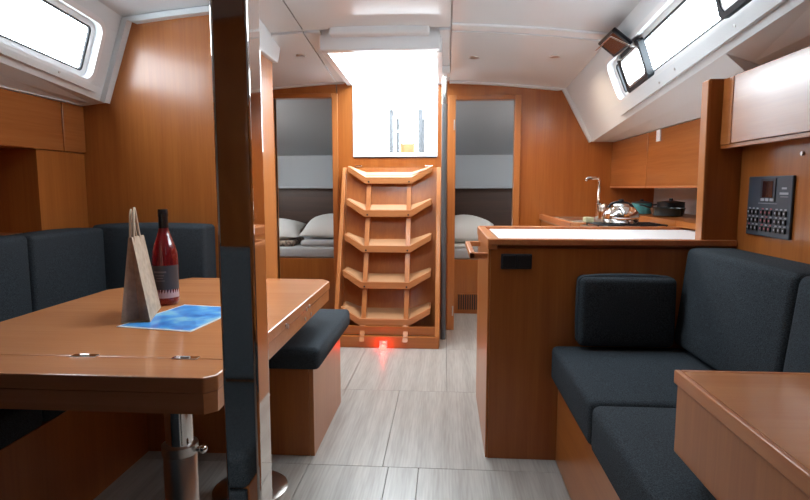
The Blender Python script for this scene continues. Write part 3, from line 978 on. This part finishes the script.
# ------------------------------------------------------------------ dining table
tr = root('dining_table', 'wooden saloon dining table with folding front leaf on two steel pillar legs', 'table', (-1.0, 2.0, 0))
ch_ = 0.03
bm = bm_new()
prism(bm, [(-0.546, 1.405), (-0.556, 2.655), (-0.60, 2.715), (-1.27, 2.715), (-1.50, 2.36), (-1.50, 1.405)], 'z', 0.66, 0.70, bevel=0.004)
obj('table_top', bm, 'table', tr)
bm = bm_new()
prism(bm, [(-0.572, 1.255), (-0.546, 1.281), (-0.546, 1.402), (-1.50, 1.402), (-1.50, 1.255)], 'z', 0.66, 0.70, bevel=0.004)
obj('front_leaf', bm, 'table', tr)
bm = bm_new()
prism(bm, [(-0.574, 1.258), (-0.549, 1.283), (-0.560, 2.65), (-0.603, 2.71), (-1.268, 2.71), (-1.496, 2.358), (-1.496, 1.258)], 'z', 0.608, 0.659)
obj('apron', bm, 'table', tr)
for x in (-0.965, -0.685, -1.30):
    h = B('hinge', x - 0.035, x + 0.035, 1.392, 1.416, 0.698, 0.7025, 'chrome', tr, bevel=0.001, seg=1)
    bm = bm_new(); tube(bm, [(x - 0.012, 1.404, 0.702), (x + 0.012, 1.404, 0.702)], 0.004, 8); obj('hinge_pin', bm, 'satin', h)
for (y, z) in ((1.88, 0.672), (1.90, 0.665), (2.213, 0.671), (2.144, 0.634), (2.17, 0.668), (2.24, 0.632)):
    bm = bm_new(); tube(bm, [(-0.549, y, z), (-0.5465, y, z)], 0.008, 12); obj('screw_cover', bm, 'satin', tr)
for (x, y, vis) in ((-0.785, 1.55, 1), (-0.735, 1.99, 0)):
    bm = bm_new(); lathe(bm, [(0.048, 0.0), (0.048, 0.37), (0.044, 0.375)], (x, y, 0.0)); lg = obj('leg', bm, 'satin', tr, smooth=40)
    bm = bm_new(); lathe(bm, [(0.040, 0.36), (0.040, 0.607)], (x, y, 0.0)); obj('inner_tube', bm, 'chrome', lg, smooth=40)
    bm = bm_new(); lathe(bm, [(0.048, 0.362), (0.052, 0.365), (0.052, 0.392), (0.041, 0.396)], (x, y, 0.0)); obj('clamp_ring', bm, 'satin', lg, smooth=30)
    bm = bm_new(); tube(bm, [(x + 0.045, y - 0.01, 0.378), (x + 0.075, y - 0.018, 0.385)], 0.008, 10)
    lathe(bm, [(0.001, -0.016), (0.010, -0.008), (0.013, 0), (0.010, 0.008), (0.001, 0.012)], (x + 0.08, y - 0.02, 0.386), 14); obj('clamp_knob', bm, 'chrome', lg, smooth=True)
    bm = bm_new(); lathe(bm, [(0.14, 0.0), (0.14, 0.008), (0.12, 0.016), (0.049, 0.018)], (x, y, 0.0), 36); obj('base_plate', bm, 'satin', lg, smooth=30)

# sea chart / brochure on the table
bm = bm_new()
P4 = [(-1.062, 1.712), (-0.792, 1.665), (-0.752, 2.02), (-1.0, 2.062)]
prism(bm, P4, 'z', 0.7005, 0.7025)
cr = tag(obj('sea_chart', bm, 'paper'), 'blue printed sea chart sheet lying flat on the dining table', 'chart')
c0 = Vector((sum(p[0] for p in P4) / 4, sum(p[1] for p in P4) / 4))
bm = bm_new(); prism(bm, [tuple(c0 + (Vector(p) - c0) * 0.94) for p in P4], 'z', 0.7026, 0.7030)
obj('printed_area', bm, 'chart', cr)

# bottle
bx, by = -1.082, 2.085
br = root('wine_bottle', 'rose wine bottle with black foil neck and dark label on the dining table', 'bottle', (bx, by, 0.70))
bm = bm_new()
lathe(bm, [(0.036, 0.0), (0.045, 0.004), (0.0475, 0.015), (0.0475, 0.175), (0.045, 0.205), (0.037, 0.235), (0.026, 0.265), (0.0185, 0.29), (0.016, 0.31), (0.0155, 0.365), (0.012, 0.366)], (bx, by, 0.70), 40)
obj('glass_body', bm, 'wine', br, smooth=60)
bm = bm_new()
lathe(bm, [(0.017, 0.285), (0.0178, 0.29), (0.0172, 0.34), (0.0185, 0.343), (0.0185, 0.362), (0.0175, 0.369), (0.001, 0.370)], (bx, by, 0.70), 28)
obj('foil_cap', bm, 'foil', br, smooth=50)
bm = bm_new()
lathe(bm, [(0.0482, 0.062), (0.0482, 0.155)], (bx, by, 0.70), 24, R(-175), R(10))
lb = obj('bottle_label', bm, 'label', br, smooth=True)
bm = bm_new()
n = 14
for k in range(n):   # pale zigzag along the foot of the label
    a0, a1 = R(-170 + 175 * k / n), R(-170 + 175 * (k + 1) / n)
    am = (a0 + a1) / 2
    rr = 0.0487
    v = [bm.verts.new((bx + rr * math.cos(a), by + rr * math.sin(a), 0.70 + z)) for a, z in ((a0, 0.030), (a1, 0.030), (a1, 0.046), (am, 0.064), (a0, 0.046))]
    bm.faces.new(v)
obj('label_zigzag', bm, 'label_white', lb)
bm = bm_new()
for (z0, z1, a0, a1) in ((0.128, 0.134, -120, -60), (0.116, 0.119, -110, -70), (0.106, 0.109, -105, -75), (0.096, 0.099, -112, -68)):
    lathe(bm, [(0.0487, z0), (0.0487, z1)], (bx, by, 0.70), 8, R(a0), R(a1))
obj('label_print', bm, plain('dim_print', (0.20, 0.17, 0.17), 0.6), lb)

# paper bag
bg_ = root('paper_bag', 'brown kraft paper carrier bag standing tent-like beside the wine bottle', 'bag', (-1.07, 1.88, 0.70))
FL, FR, BR, BL = Vector((-1.072, 1.754, 0.7035)), Vector((-0.982, 1.775, 0.7035)), Vector((-1.062, 2.0, 0.7035)), Vector((-1.150, 1.98, 0.7035))
TF, TB = Vector((-1.052, 1.80, 0.985)), Vector((-1.115, 1.99, 0.978))
def strip_mesh(bm, a, b, c, d, n=6, amp=0.004, seed=0):
    rnd = random.Random(seed)
    g_ = [[a.lerp(b, i / n).lerp(d.lerp(c, i / n), j / n) for j in range(n + 1)] for i in range(n + 1)]
    nn = (b - a).cross(d - a).normalized()
    vs = [[bm.verts.new(p + nn * (rnd.uniform(-amp, amp) if 0 < i < n and 0 < j < n else 0)) for j, p in enumerate(row)] for i, row in enumerate(g_)]
    for i in range(n):
        for j in range(n):
            bm.faces.new((vs[i][j], vs[i + 1][j], vs[i + 1][j + 1], vs[i][j + 1]))
tw = Vector((0.006, 0.0, 0))
bm = bm_new(); strip_mesh(bm, FR, BR, TB + tw, TF + tw, 7, 0.0035, 1); o = obj('side_sheet', bm, 'kraft', bg_)
bm = bm_new(); strip_mesh(bm, FL, BL, TB - tw, TF - tw, 7, 0.0035, 2); o = obj('side_sheet', bm, 'kraft', bg_)
fm = (FL + FR) / 2 + Vector((-0.012, 0.045, 0)); bm_ = (BL + BR) / 2 + Vector((0.01, -0.03, 0))
bm = bm_new(); strip_mesh(bm, FL, fm, TF, TF - tw, 5, 0.001, 3); strip_mesh(bm, fm, FR, TF + tw, TF, 5, 0.001, 4); obj('gusset', bm, 'kraft', bg_)
bm = bm_new(); strip_mesh(bm, BL, bm_, TB, TB - tw, 5, 0.001, 5); strip_mesh(bm, bm_, BR, TB + tw, TB, 5, 0.001, 6); obj('gusset', bm, 'kraft', bg_)
bm = bm_new(); vs = [bm.verts.new(p) for p in (FL, FR, BR, BL)]; bm.faces.new(vs); obj('bag_bottom', bm, 'kraft', bg_)
for s_, o_ in ((1, 0.0), (-1, 0.006)):
    c1 = TF.lerp(TB, 0.15) + tw * s_; c2 = TF.lerp(TB, 0.62) + tw * s_
    mid = c1.lerp(c2, 0.35) + Vector((0, 0, 0.098 - o_))
    p = [c1 + Vector((0, 0, -0.03)), c1 + Vector((0, 0, 0.0)), c1.lerp(mid, 0.75) + Vector((-0.002, 0, 0)), mid, c2.lerp(mid, 0.75) + Vector((0, 0, 0.004)), c2, c2 + Vector((0, 0, -0.03))]
    bm = bm_new(); tube(bm, p, 0.0042, 8); obj('twine_handle', bm, 'twine', bg_, smooth=True)

# ------------------------------------------------------------------ dinette seating
db = root('dinette_base', 'wooden U-shaped settee base around the dining table', 'settee', (-1.3, 1.6, 0))
def shell(bm, pts, z0, z1):
    prism(bm, pts, 'z', z0, z1, bevel=0.004)
bm = bm_new(); shell(bm, [(-1.295, 1.0), (-1.295, 2.27), (-0.571, 2.27), (-0.571, 2.885), (-0.60, 3.04), (-2.0, 3.04), (-2.0, 1.0)], 0.0, 0.385)
obj('plinth', bm, 'wood', db)
bm = bm_new(); shell(bm, [(-2.0, 0.40), (-0.50, 0.40), (-0.50, 0.96), (-2.0, 0.96)], 0.0, 0.385)
obj('plinth', bm, 'wood', db)
B('post_reflection_pad', -1.29, -0.50, 0.961, 0.985, 0.05, 0.38, 'fabric', db, bevel=0.006)  # added unseen pad, keeps the reflection in the post dark
B('plinth_back', -2.0, -0.50, 0.36, 0.40, 0.0, 0.93, 'wood', db)
B('end_panel', -0.5705, -0.552, 2.272, 2.885, 0.0, 0.385, 'edge_z', db)
# panel line
B('back_board', -2.02, -1.985, 0.40, 3.045, 0.385, 0.925, 'wood_y', db)


def cushion(name, x0, x1, y0, y1, z0, z1, label, group, bevel=0.022, seg=4):
    bevel = min(bevel, 0.024); y0 += 0.003; y1 -= 0.003; z1 -= 0.005
    bm = bm_new(); box(bm, x0, x1, y0, y1, z0, z1)
    bmesh.ops.subdivide_edges(bm, edges=bm.edges, cuts=3, use_grid_fill=True)
    c = Vector(((x0 + x1) / 2, (y0 + y1) / 2, (z0 + z1) / 2)); h = Vector(((x1 - x0) / 2, (y1 - y0) / 2, (z1 - z0) / 2))
    for v in bm.verts:   # gentle upholstery crown
        q_ = [(v.co[i] - c[i]) / h[i] for i in range(3)]
        for i in range(3):
            if abs(abs(q_[i]) - 1) < 1e-4 and not (i == 2 and q_[i] < 0):
                j, k = [t for t in range(3) if t != i]
                f = (1 - q_[j] ** 2) * (1 - q_[k] ** 2)
                v.co[i] += math.copysign((0.010 if i == 2 else 0.003) * f, q_[i])
    es = [e for e in bm.edges if e.calc_face_angle(0) > R(50)]
    bmesh.ops.bevel(bm, geom=es, offset=bevel, segments=seg, profile=0.5, affect='EDGES')
    return tag(obj(name, bm, 'fabric', None, smooth=True), label, 'cushion', group)


gs, gb = 'dinette seat cushions', 'dinette back cushions'
cushion('seat_cushion', -1.275, -0.520, 2.245, 3.03, 0.386, 0.49, 'dark grey seat cushion on the bench end next to the aisle', gs, 0.035)
cushion('seat_cushion', -1.80, -1.28, 1.66, 3.03, 0.386, 0.49, 'dark grey port seat cushion beyond the table, partly hidden under it', gs)
cushion('seat_cushion', -1.80, -1.28, 1.0, 1.655, 0.386, 0.49, 'dark grey port seat cushion at the left picture edge under the table', gs)
cushion('seat_cushion', -1.80, -0.49, 0.45, 0.995, 0.386, 0.49, 'dark grey seat cushion on the near dinette bench behind the frame', gs)
cushion('back_cushion', -1.972, -1.81, 2.325, 2.865, 0.495, 0.945, 'dark back cushion on the port side nearest the wood bulkhead corner', gb)
cushion('back_cushion', -1.972, -1.81, 1.66, 2.318, 0.495, 0.95, 'dark back cushion cut by the left picture edge', gb)
cushion('back_cushion', -1.972, -1.81, 1.0, 1.653, 0.495, 0.95, 'dark back cushion on the port side outside the left picture edge', gb)
cushion('back_cushion', -1.90, -1.272, 2.875, 3.04, 0.495, 0.958, 'dark back cushion against the wood bulkhead behind bottle and bag', gb, 0.035)
cushion('back_cushion', -1.78, -0.50, 0.402, 0.50, 0.495, 0.95, 'dark back cushion of the near dinette bench beside the camera', gb)

# ------------------------------------------------------------------ port lockers
gl = 'port overhead lockers'
for (y0, y1, lab) in ((2.865, 3.045, 'narrow end wooden overhead locker next to the dinette bulkhead'), (1.75, 2.858, 'long wooden overhead locker above the port seat back'), (0.6, 1.743, 'port wooden overhead locker outside the left picture edge')):
    r_ = root('overhead_locker', lab, 'locker', (-2.2, (y0 + y1) / 2, 1.342), gl)
    B('locker_body', -2.44, -2.024, y0, y1, 1.342, 1.60, 'wood_y', r_)
    B('locker_door', -2.024, -2.006, y0 + 0.001, y1 - 0.001, 1.344, 1.598, 'locker', r_, bevel=0.002)
# shelf alcove below
r_ = root('side_shelf', 'open wooden shelf recess behind the port seat backs', 'shelf', (-2.2, 2.0, 0.90))
B('shelf_board', -2.44, -2.006, 0.6, 3.045, 0.895, 0.925, 'wood_y', r_)
B('end_panel', -2.44, -2.02, 2.672, 3.045, 0.925, 1.34, 'wood', r_)['label'] = 'lighter closed end panel'
B('alcove_back', -2.444, -2.40, 0.6, 2.672, 0.925, 1.34, 'wood_y', r_)
B('trim_5', -2.03, -2.004, 0.6, 3.03, 1.603, 1.618, 'white')['kind'] = 'structure'

# ------------------------------------------------------------------ galley island
ir = root('galley_island', 'wooden galley island with white worktop behind the starboard sofa', 'kitchen counter', (0.65, 2.65, 0))
B('carcass', 0.192, 1.60, 2.32, 3.03, 0.0, 0.90, 'wood', ir)
B('front_panel', 0.190, 1.158, 2.306, 2.3195, 0.0, 0.905, 'wood', ir, bevel=0.002)
B('corner_post', 0.180, 0.1895, 2.312, 3.02, 0.0, 0.905, 'edge_z', ir, bevel=0.002)
B('worktop', 0.185, 1.60, 2.325, 3.04, 0.905, 0.932, 'wood_x', ir)
B('white_inlay', 0.235, 1.59, 2.372, 2.97, 0.932, 0.9355, 'inlay', ir)['label'] = 'glossy white inlay'
B('fiddle', 0.180, 1.158, 2.295, 2.338, 0.918, 0.9435, 'edge', ir, bevel=0.004)
B('fiddle', 0.180, 1.60, 3.01, 3.05, 0.905, 0.947, 'edge', ir, bevel=0.004)
B('fiddle', 0.176, 0.216, 2.298, 3.048, 0.90, 0.9445, 'edge', ir, bevel=0.004)
B('hatch_line', 0.80, 1.0, 2.43, 2.434, 0.9352, 0.9360, 'satin', ir)
# towel rail / handhold on the aisle side
hr = obj('handrail', (lambda bm: (box(bm, 0.105, 0.128, 2.33, 2.86, 0.856, 0.882, 0.004), bm)[1])(bm_new()), 'edge', ir)
B('rail_end', 0.105, 0.181, 2.33, 2.352, 0.856, 0.882, 'edge', hr, bevel=0.004)
B('rail_end', 0.105, 0.181, 2.838, 2.86, 0.856, 0.882, 'edge', hr, bevel=0.004)
so = B('power_socket', 0.231, 0.357, 2.299, 2.307, 0.819, 0.882, 'socket', ir, bevel=0.004)
so['label'] = 'black double socket plate'
B('socket_insert', 0.238, 0.291, 2.2965, 2.2995, 0.826, 0.875, 'black', so, bevel=0.002)
B('socket_insert', 0.297, 0.350, 2.2965, 2.2995, 0.826, 0.875, 'black', so, bevel=0.002)

# side galley counter with sink and stove
gr = root('galley_counter', 'wooden side galley counter with sink and stove along the starboard hull', 'kitchen counter', (1.0, 3.8, 0))
B('carcass', 0.76, 1.215, 3.055, 4.495, 0.0, 0.90, 'wood', gr)
B('counter_top', 0.75, 1.215, 3.055, 4.495, 0.90, 0.925, plain('cream_worktop', (0.62, 0.52, 0.40), 0.25), gr)
B('fiddle', 0.745, 0.775, 3.40, 4.495, 0.905, 0.945, 'edge', gr, bevel=0.004)
B('fiddle', 0.745, 1.215, 3.39, 3.415, 0.905, 0.945, 'edge', gr, bevel=0.004)
bm = bm_new()
box(bm, 0.86, 1.10, 3.85, 4.33, 0.9255, 0.930, 0.002)
box(bm, 0.88, 1.08, 3.87, 4.31, 0.926, 0.9315, 0.002)
obj('sink_rim', bm, 'satin', gr)
s_ = B('stove_top', 0.80, 1.20, 3.075, 3.38, 0.925, 0.935, 'satin', gr, bevel=0.003)
for (x, y) in ((0.965, 3.23), (1.12, 3.16)):
    bm = bm_new(); lathe(bm, [(0.045, 0), (0.045, 0.008), (0.03, 0.014), (0.001, 0.014)], (x, y, 0.935), 20); obj('burner', bm, 'black', s_, smooth=30)
bm = bm_new()
for y in (3.10, 3.18, 3.26, 3.34):
    tube(bm, [(0.83, y, 0.95), (1.19, y, 0.95)], 0.004, 6)
for x in (0.83, 1.01, 1.19):
    tube(bm, [(x, 3.09, 0.95), (x, 3.36, 0.95)], 0.004, 6); 
for x in (0.83, 1.19):
    for y in (3.10, 3.34):
        tube(bm, [(x, y, 0.934), (x, y, 0.95)], 0.004, 6)
obj('pan_grate', bm, 'black', s_)
lr = root('galley_ledge', 'raised wooden ledge behind the stove carrying the pots', 'shelf', (1.4, 3.5, 0))
B('ledge_front', 1.217, 1.24, 3.055, 4.495, 0.0, 0.978, 'wood_y', lr)
B('ledge_top', 1.24, 1.615, 3.055, 4.495, 0.95, 0.978, 'wood_y', lr)
B('ledge_front', 1.217, 1.615, 2.37, 3.052, 0.948, 0.978, 'wood_y', lr)

# faucet
fr = root('mixer_tap', 'tall chrome mixer tap beside the galley bulkhead', 'tap', (1.12, 4.20, 0.925))
bm = bm_new(); tube(bm, [(1.12, 4.20, 0.925), (1.12, 4.20, 1.04)], 0.020, 14); obj('tap_body', bm, 'chrome', fr, smooth=40)
bm = bm_new(); tube(bm, [(1.12, 4.20, 1.03), (1.12, 4.20, 1.205), (1.11, 4.20, 1.222), (1.035, 4.20, 1.222), (1.025, 4.20, 1.20)], 0.0115, 12); obj('spout', bm, 'chrome', fr, smooth=True)
bm = bm_new(); lathe(bm, [(0.001, -0.035), (0.026, -0.022), (0.03, 0.0), (0.026, 0.022), (0.001, 0.035)], (1.155, 4.17, 1.005), 16); obj('lever_knob', bm, 'satin', fr, smooth=True)

# kettle
kx, ky, kz = 0.985, 3.225, 0.954
kr = root('kettle', 'shiny steel whistling kettle standing on the stove', 'kettle', (kx, ky, kz))
bm = bm_new(); lathe(bm, [(0.080, 0.0), (0.094, 0.008), (0.100, 0.035), (0.094, 0.062), (0.074, 0.085), (0.042, 0.098)], (kx, ky, kz), 36); obj('kettle_body', bm, 'chrome', kr, smooth=50)
ld = obj('kettle_lid', (lambda bm: (lathe(bm, [(0.044, 0.098), (0.040, 0.107), (0.015, 0.112), (0.001, 0.113)], (kx, ky, kz), 28), bm)[1])(bm_new()), 'satin', kr, smooth=50)
bm = bm_new(); lathe(bm, [(0.006, 0.11), (0.006, 0.118), (0.014, 0.122), (0.014, 0.132), (0.001, 0.136)], (kx, ky, kz), 18); obj('lid_knob', bm, 'black', ld, smooth=50)
bm = bm_new(); tube(bm, [(kx + 0.05, ky + 0.07, kz + 0.045), (kx + 0.07, ky + 0.10, kz + 0.065), (kx + 0.08, ky + 0.115, kz + 0.085)], [0.02, 0.015, 0.011], 14); obj('spout', bm, 'chrome', kr, smooth=True)
bm = bm_new()
tube(bm, [(kx + 0.105 * math.cos(t), ky, kz + 0.07 + 0.085 * math.sin(t)) for t in lin(R(15), R(165), 12)] if False else [(kx + 0.066 * math.cos(t), ky + 0.02 * math.sin(t), kz + 0.086 + 0.032 * math.sin(t)) for t in lin(0, math.pi, 12)], 0.007, 10)
obj('handle', bm, 'black', kr, smooth=True)
bm = bm_new(); box(bm, 0.81, 0.86, 3.30, 3.37, 0.952, 0.982, 0.006); tag(obj('sponge', bm, 'sponge', None, smooth=40), 'pale yellow green sponge left of the kettle', 'sponge')

# pots on the ledge
px_, py_ = 1.300, 3.82
pr_ = root('saucepan', 'small teal saucepan with dark lid on the ledge behind the kettle', 'saucepan', (px_, py_, 0.978))
bm = bm_new(); lathe(bm, [(0.055, 0.0), (0.062, 0.004), (0.064, 0.07), (0.067, 0.072)], (px_, py_, 0.979), 28); obj('pan_body', bm, 'teal', pr_, smooth=50)
bm = bm_new(); lathe(bm, [(0.067, 0.0725), (0.062, 0.078), (0.012, 0.086), (0.012, 0.096), (0.001, 0.098)], (px_, py_, 0.979), 28); obj('pan_lid', bm, 'black', pr_, smooth=50)
bm = bm_new(); tube(bm, [(px_ + 0.06, py_ - 0.02, 1.04), (px_ + 0.17, py_ - 0.08, 1.052)], 0.009, 10, flat=0.6); obj('pan_handle', bm, 'black', pr_, smooth=True)
px_, py_ = 1.345, 3.50
pr_ = root('frying_pan', 'dark blue black frying pan beside the teal saucepan', 'frying pan', (px_, py_, 0.978))
bm = bm_new(); lathe(bm, [(0.07, 0.0), (0.085, 0.006), (0.098, 0.05), (0.101, 0.052), (0.094, 0.05), (0.082, 0.010), (0.001, 0.008)], (px_, py_, 0.979), 32); obj('pan_body', bm, plain('blue_black_enamel', (0.02, 0.05, 0.06), 0.25, coat=0.4), pr_, smooth=50)
bm = bm_new(); tube(bm, [(px_ - 0.07, py_ + 0.05, 1.025), (px_ - 0.14, py_ + 0.02, 1.045), (px_ - 0.17, py_ - 0.02, 1.05)], 0.009, 10, flat=0.6); obj('pan_handle', bm, 'black', pr_, smooth=True)
pr_ = root('pot', 'low dark pot stacked behind the frying pan on the galley ledge', 'pot', (1.44, 3.70, 0.978))
bm = bm_new(); lathe(bm, [(0.07, 0.0), (0.08, 0.004), (0.082, 0.08), (0.086, 0.082), (0.03, 0.09), (0.012, 0.092), (0.012, 0.105), (0.001, 0.106)], (1.44, 3.70, 0.979), 28); obj('pot_body', bm, 'black', pr_, smooth=50)

# galley overhead lockers
for (y0, y1, lab) in ((3.72, 4.495, 'wooden galley overhead locker next to the aft bulkhead'), (2.37, 3.713, 'wooden galley overhead locker next to the partition, white latch on top edge')):
    r_ = root('galley_locker', lab, 'locker', (1.45, (y0 + y1) / 2, 1.158), 'galley overhead lockers')
    B('locker_body', 1.304, 1.615, y0, y1, 1.158, 1.50, 'wood_y', r_)
    B('locker_door', 1.285, 1.304, y0 + 0.001, y1 - 0.001, 1.163, 1.50, 'locker', r_, bevel=0.002)
    if y0 < 3:
        B('latch', 1.278, 1.285, 3.50, 3.56, 1.43, 1.50, 'white', r_, bevel=0.002)['label'] = 'small white latch plate'
    B('light_rail', 1.283, 1.31, y0, y1, 1.150, 1.163, 'edge', r_)

# ------------------------------------------------------------------ starboard sofa
sb = root('sofa_base', 'wooden plinth under the starboard sofa cushions', 'sofa base', (0.8, 1.3, 0))
B('plinth', 0.476, 1.158, 0.30, 2.302, 0.0, 0.355, 'wood_y', sb, bevel=0.003)
gs, gb = 'starboard sofa seat cushions', 'starboard sofa back cushions'
cushion('seat_cushion', 0.443, 1.152, 1.668, 2.300, 0.357, 0.511, 'dark grey sofa seat cushion next to the galley island', gs, 0.032)
cushion('seat_cushion', 0.443, 1.152, 1.0, 1.662, 0.357, 0.511, 'dark grey sofa seat cushion partly under the chart table', gs, 0.032)
cushion('seat_cushion', 0.443, 1.152, 0.32, 0.994, 0.357, 0.511, 'dark grey sofa seat cushion hidden beneath the chart table', gs, 0.032)


def sofa_back(y0, y1, label):
    bm = bm_new()
    prof = [(0.925, 0.522), (1.15, 0.522), (1.156, 0.915), (0.965, 0.915)]
    n = 8
    ys = lin(y0, y1, n)
    hexa(bm, [(prof[0][0], y0, prof[0][1]), (prof[1][0], y0, prof[1][1]), (prof[1][0], y1, prof[1][1]), (prof[0][0], y1, prof[0][1]),
              (prof[3][0], y0, prof[3][1]), (prof[2][0], y0, prof[2][1]), (prof[2][0], y1, prof[2][1]), (prof[3][0], y1, prof[3][1])])
    bmesh.ops.subdivide_edges(bm, edges=bm.edges, cuts=3, use_grid_fill=True)
    c = Vector((0, (y0 + y1) / 2, 0.7))
    for v in bm.verts:
        fy = 1 - ((v.co.y - c.y) / ((y1 - y0) / 2)) ** 2
        fz = 1 - ((v.co.z - 0.71) / 0.205) ** 2
        if v.co.x < 1.06 and fy > 0.01 and fz > 0.01:
            v.co.x -= 0.012 * fy * fz
    es = [e for e in bm.edges if e.calc_face_angle(0) > R(45)]
    bmesh.ops.bevel(bm, geom=es, offset=0.026, segments=4, profile=0.5, affect='EDGES')
    return tag(obj('back_cushion', bm, 'fabric', None, smooth=True), label, 'cushion', gb)
sofa_back(1.60, 2.300, 'dark grey sofa back cushion below the control panel')
sofa_back(1.25, 1.594, 'dark grey sofa back cushion cut by the right picture edge')
cushion('bolster_cushion', 0.532, 0.905, 2.205, 2.300, 0.522, 0.808, 'dark grey armrest cushion leaning on the galley island', 'starboard sofa arm cushion', 0.032)

# ------------------------------------------------------------------ chart table (near right)
nr = root('chart_table', 'wooden chart table corner with pale rounded edge in the lower right corner', 'desk', (0.83, 0.7, 0.565))
B('desk_top', 0.520, 1.156, -0.2, 1.225, 0.722, 0.7515, 'table', nr)
B('edge_band', 0.507, 0.520, -0.2, 1.238, 0.722, 0.7525, 'edge', nr, bevel=0.003)
B('edge_band', 0.520, 1.156, 1.225, 1.238, 0.722, 0.7525, 'edge', nr, bevel=0.003)
B('desk_box', 0.512, 1.156, -0.19, 1.230, 0.568, 0.722, plain('dummy', (0.5, 0.2, 0.06)) if False else 'wood', nr, bevel=0.003)

# ------------------------------------------------------------------ overhead locker above the sofa
r_ = root('overhead_locker', 'glossy wooden overhead locker above the control panel', 'locker', (1.2, 1.8, 1.313), 'starboard overhead lockers')
B('locker_body', 1.088, 1.60, 1.10, 2.314, 1.313, 1.566, 'wood_y', r_)
B('filler_panel', 1.070, 1.088, 2.224, 2.300, 1.315, 1.566, 'locker', r_, bevel=0.002)
B('locker_door', 1.068, 1.088, 1.10, 2.214, 1.317, 1.566, 'locker', r_, bevel=0.002)
B('light_rail', 1.075, 1.10, 1.10, 2.305, 1.302, 1.315, 'wood_y', r_)
r_ = root('overhead_locker', 'glossy wooden overhead locker beyond the right picture edge', 'locker', (1.2, 0.5, 1.313), 'starboard overhead lockers')
B('locker_body', 1.088, 1.60, 0.0, 1.094, 1.313, 1.566, 'wood_y', r_)
B('locker_door', 1.068, 1.088, 0.0, 1.094, 1.317, 1.566, 'locker', r_, bevel=0.002)

# ------------------------------------------------------------------ control panel
cp = root('control_panel', 'dark slate electrical control panel with small screen and switch rows', 'control panel', (1.158, 2.09, 0.976))
y_l, y_r, z0, z1 = 2.228, 1.956, 0.976, 1.192
fp = B('face_plate', 1.150, 1.160, y_r, y_l, z0, z1, 'panel', cp, bevel=0.003)
W = y_l - y_r; Hh = z1 - z0
def on(nm, u0, u1, v0, v1, mat, par, t=0.002, base=1.150):
    """u from left to right, v from the top down, as fractions of the plate"""
    return B(nm, base - t, base, y_l - u1 * W, y_l - u0 * W, z1 - v1 * Hh, z1 - v0 * Hh, mat, par)
on('screen_bezel', 0.33, 0.66, 0.04, 0.42, 'socket', cp, 0.003)
on('screen', 0.38, 0.61, 0.08, 0.35, 'screen', cp, 0.0045)
for k in range(3):
    on('menu_button', 0.355 + 0.105 * k, 0.43 + 0.105 * k, 0.365, 0.41, 'mark', cp, 0.005)
on('caption', 0.28, 0.70, 0.445, 0.453, 'mark', cp, 0.001)
on('logo_print', 0.79, 0.89, 0.185, 0.215, 'mark', cp, 0.001)
on('logo_print', 0.75, 0.93, 0.265, 0.30, 'mark', cp, 0.001)
on('logo_print', 0.77, 0.93, 0.33, 0.338, 'mark', cp, 0.001)
for row in range(3):
    for grp in range(3):
        for k in range(3):
            u = 0.05 + grp * 0.315 + k * 0.095; v = 0.56 + row * 0.135
            sw = on('rocker_switch', u, u + 0.06, v, v + 0.085, 'black', cp, 0.006)
            red = (grp == 1 and (row + k) % 2 == 0) or (grp == 0 and row == 2 and k == 0)
            on('switch_legend', u + 0.008, u + 0.052, v - 0.032, v - 0.010, 'mark_red' if red else 'mark', cp, 0.001)
            on('switch_mark', u + 0.018, u + 0.042, v + 0.02, v + 0.055, 'mark_red' if grp == 1 else 'mark', sw, 0.0005, 1.144)
bm = bm_new(); tube(bm, [(1.154, 1.93, 1.262), (1.16, 1.93, 1.262)], 0.007, 10)
tag(obj('screw_cap', bm, 'satin'), 'tiny round cap on the wood above the control panel', 'cap')

# snap caps on the liner
for (s, Y, w) in ((1, 2.95, 0.12), (1, 2.75, 0.14), (1, 2.2, 0.13), (-1, 2.62, 0.12)):
    bm = bm_new(); a = side(s, Y, w, 0.018); b = side(s, Y, w, 0.026)
    tube(bm, [a, b], 0.006, 10)
    obj('snap_cap', bm, 'satin', st if s > 0 else pt)
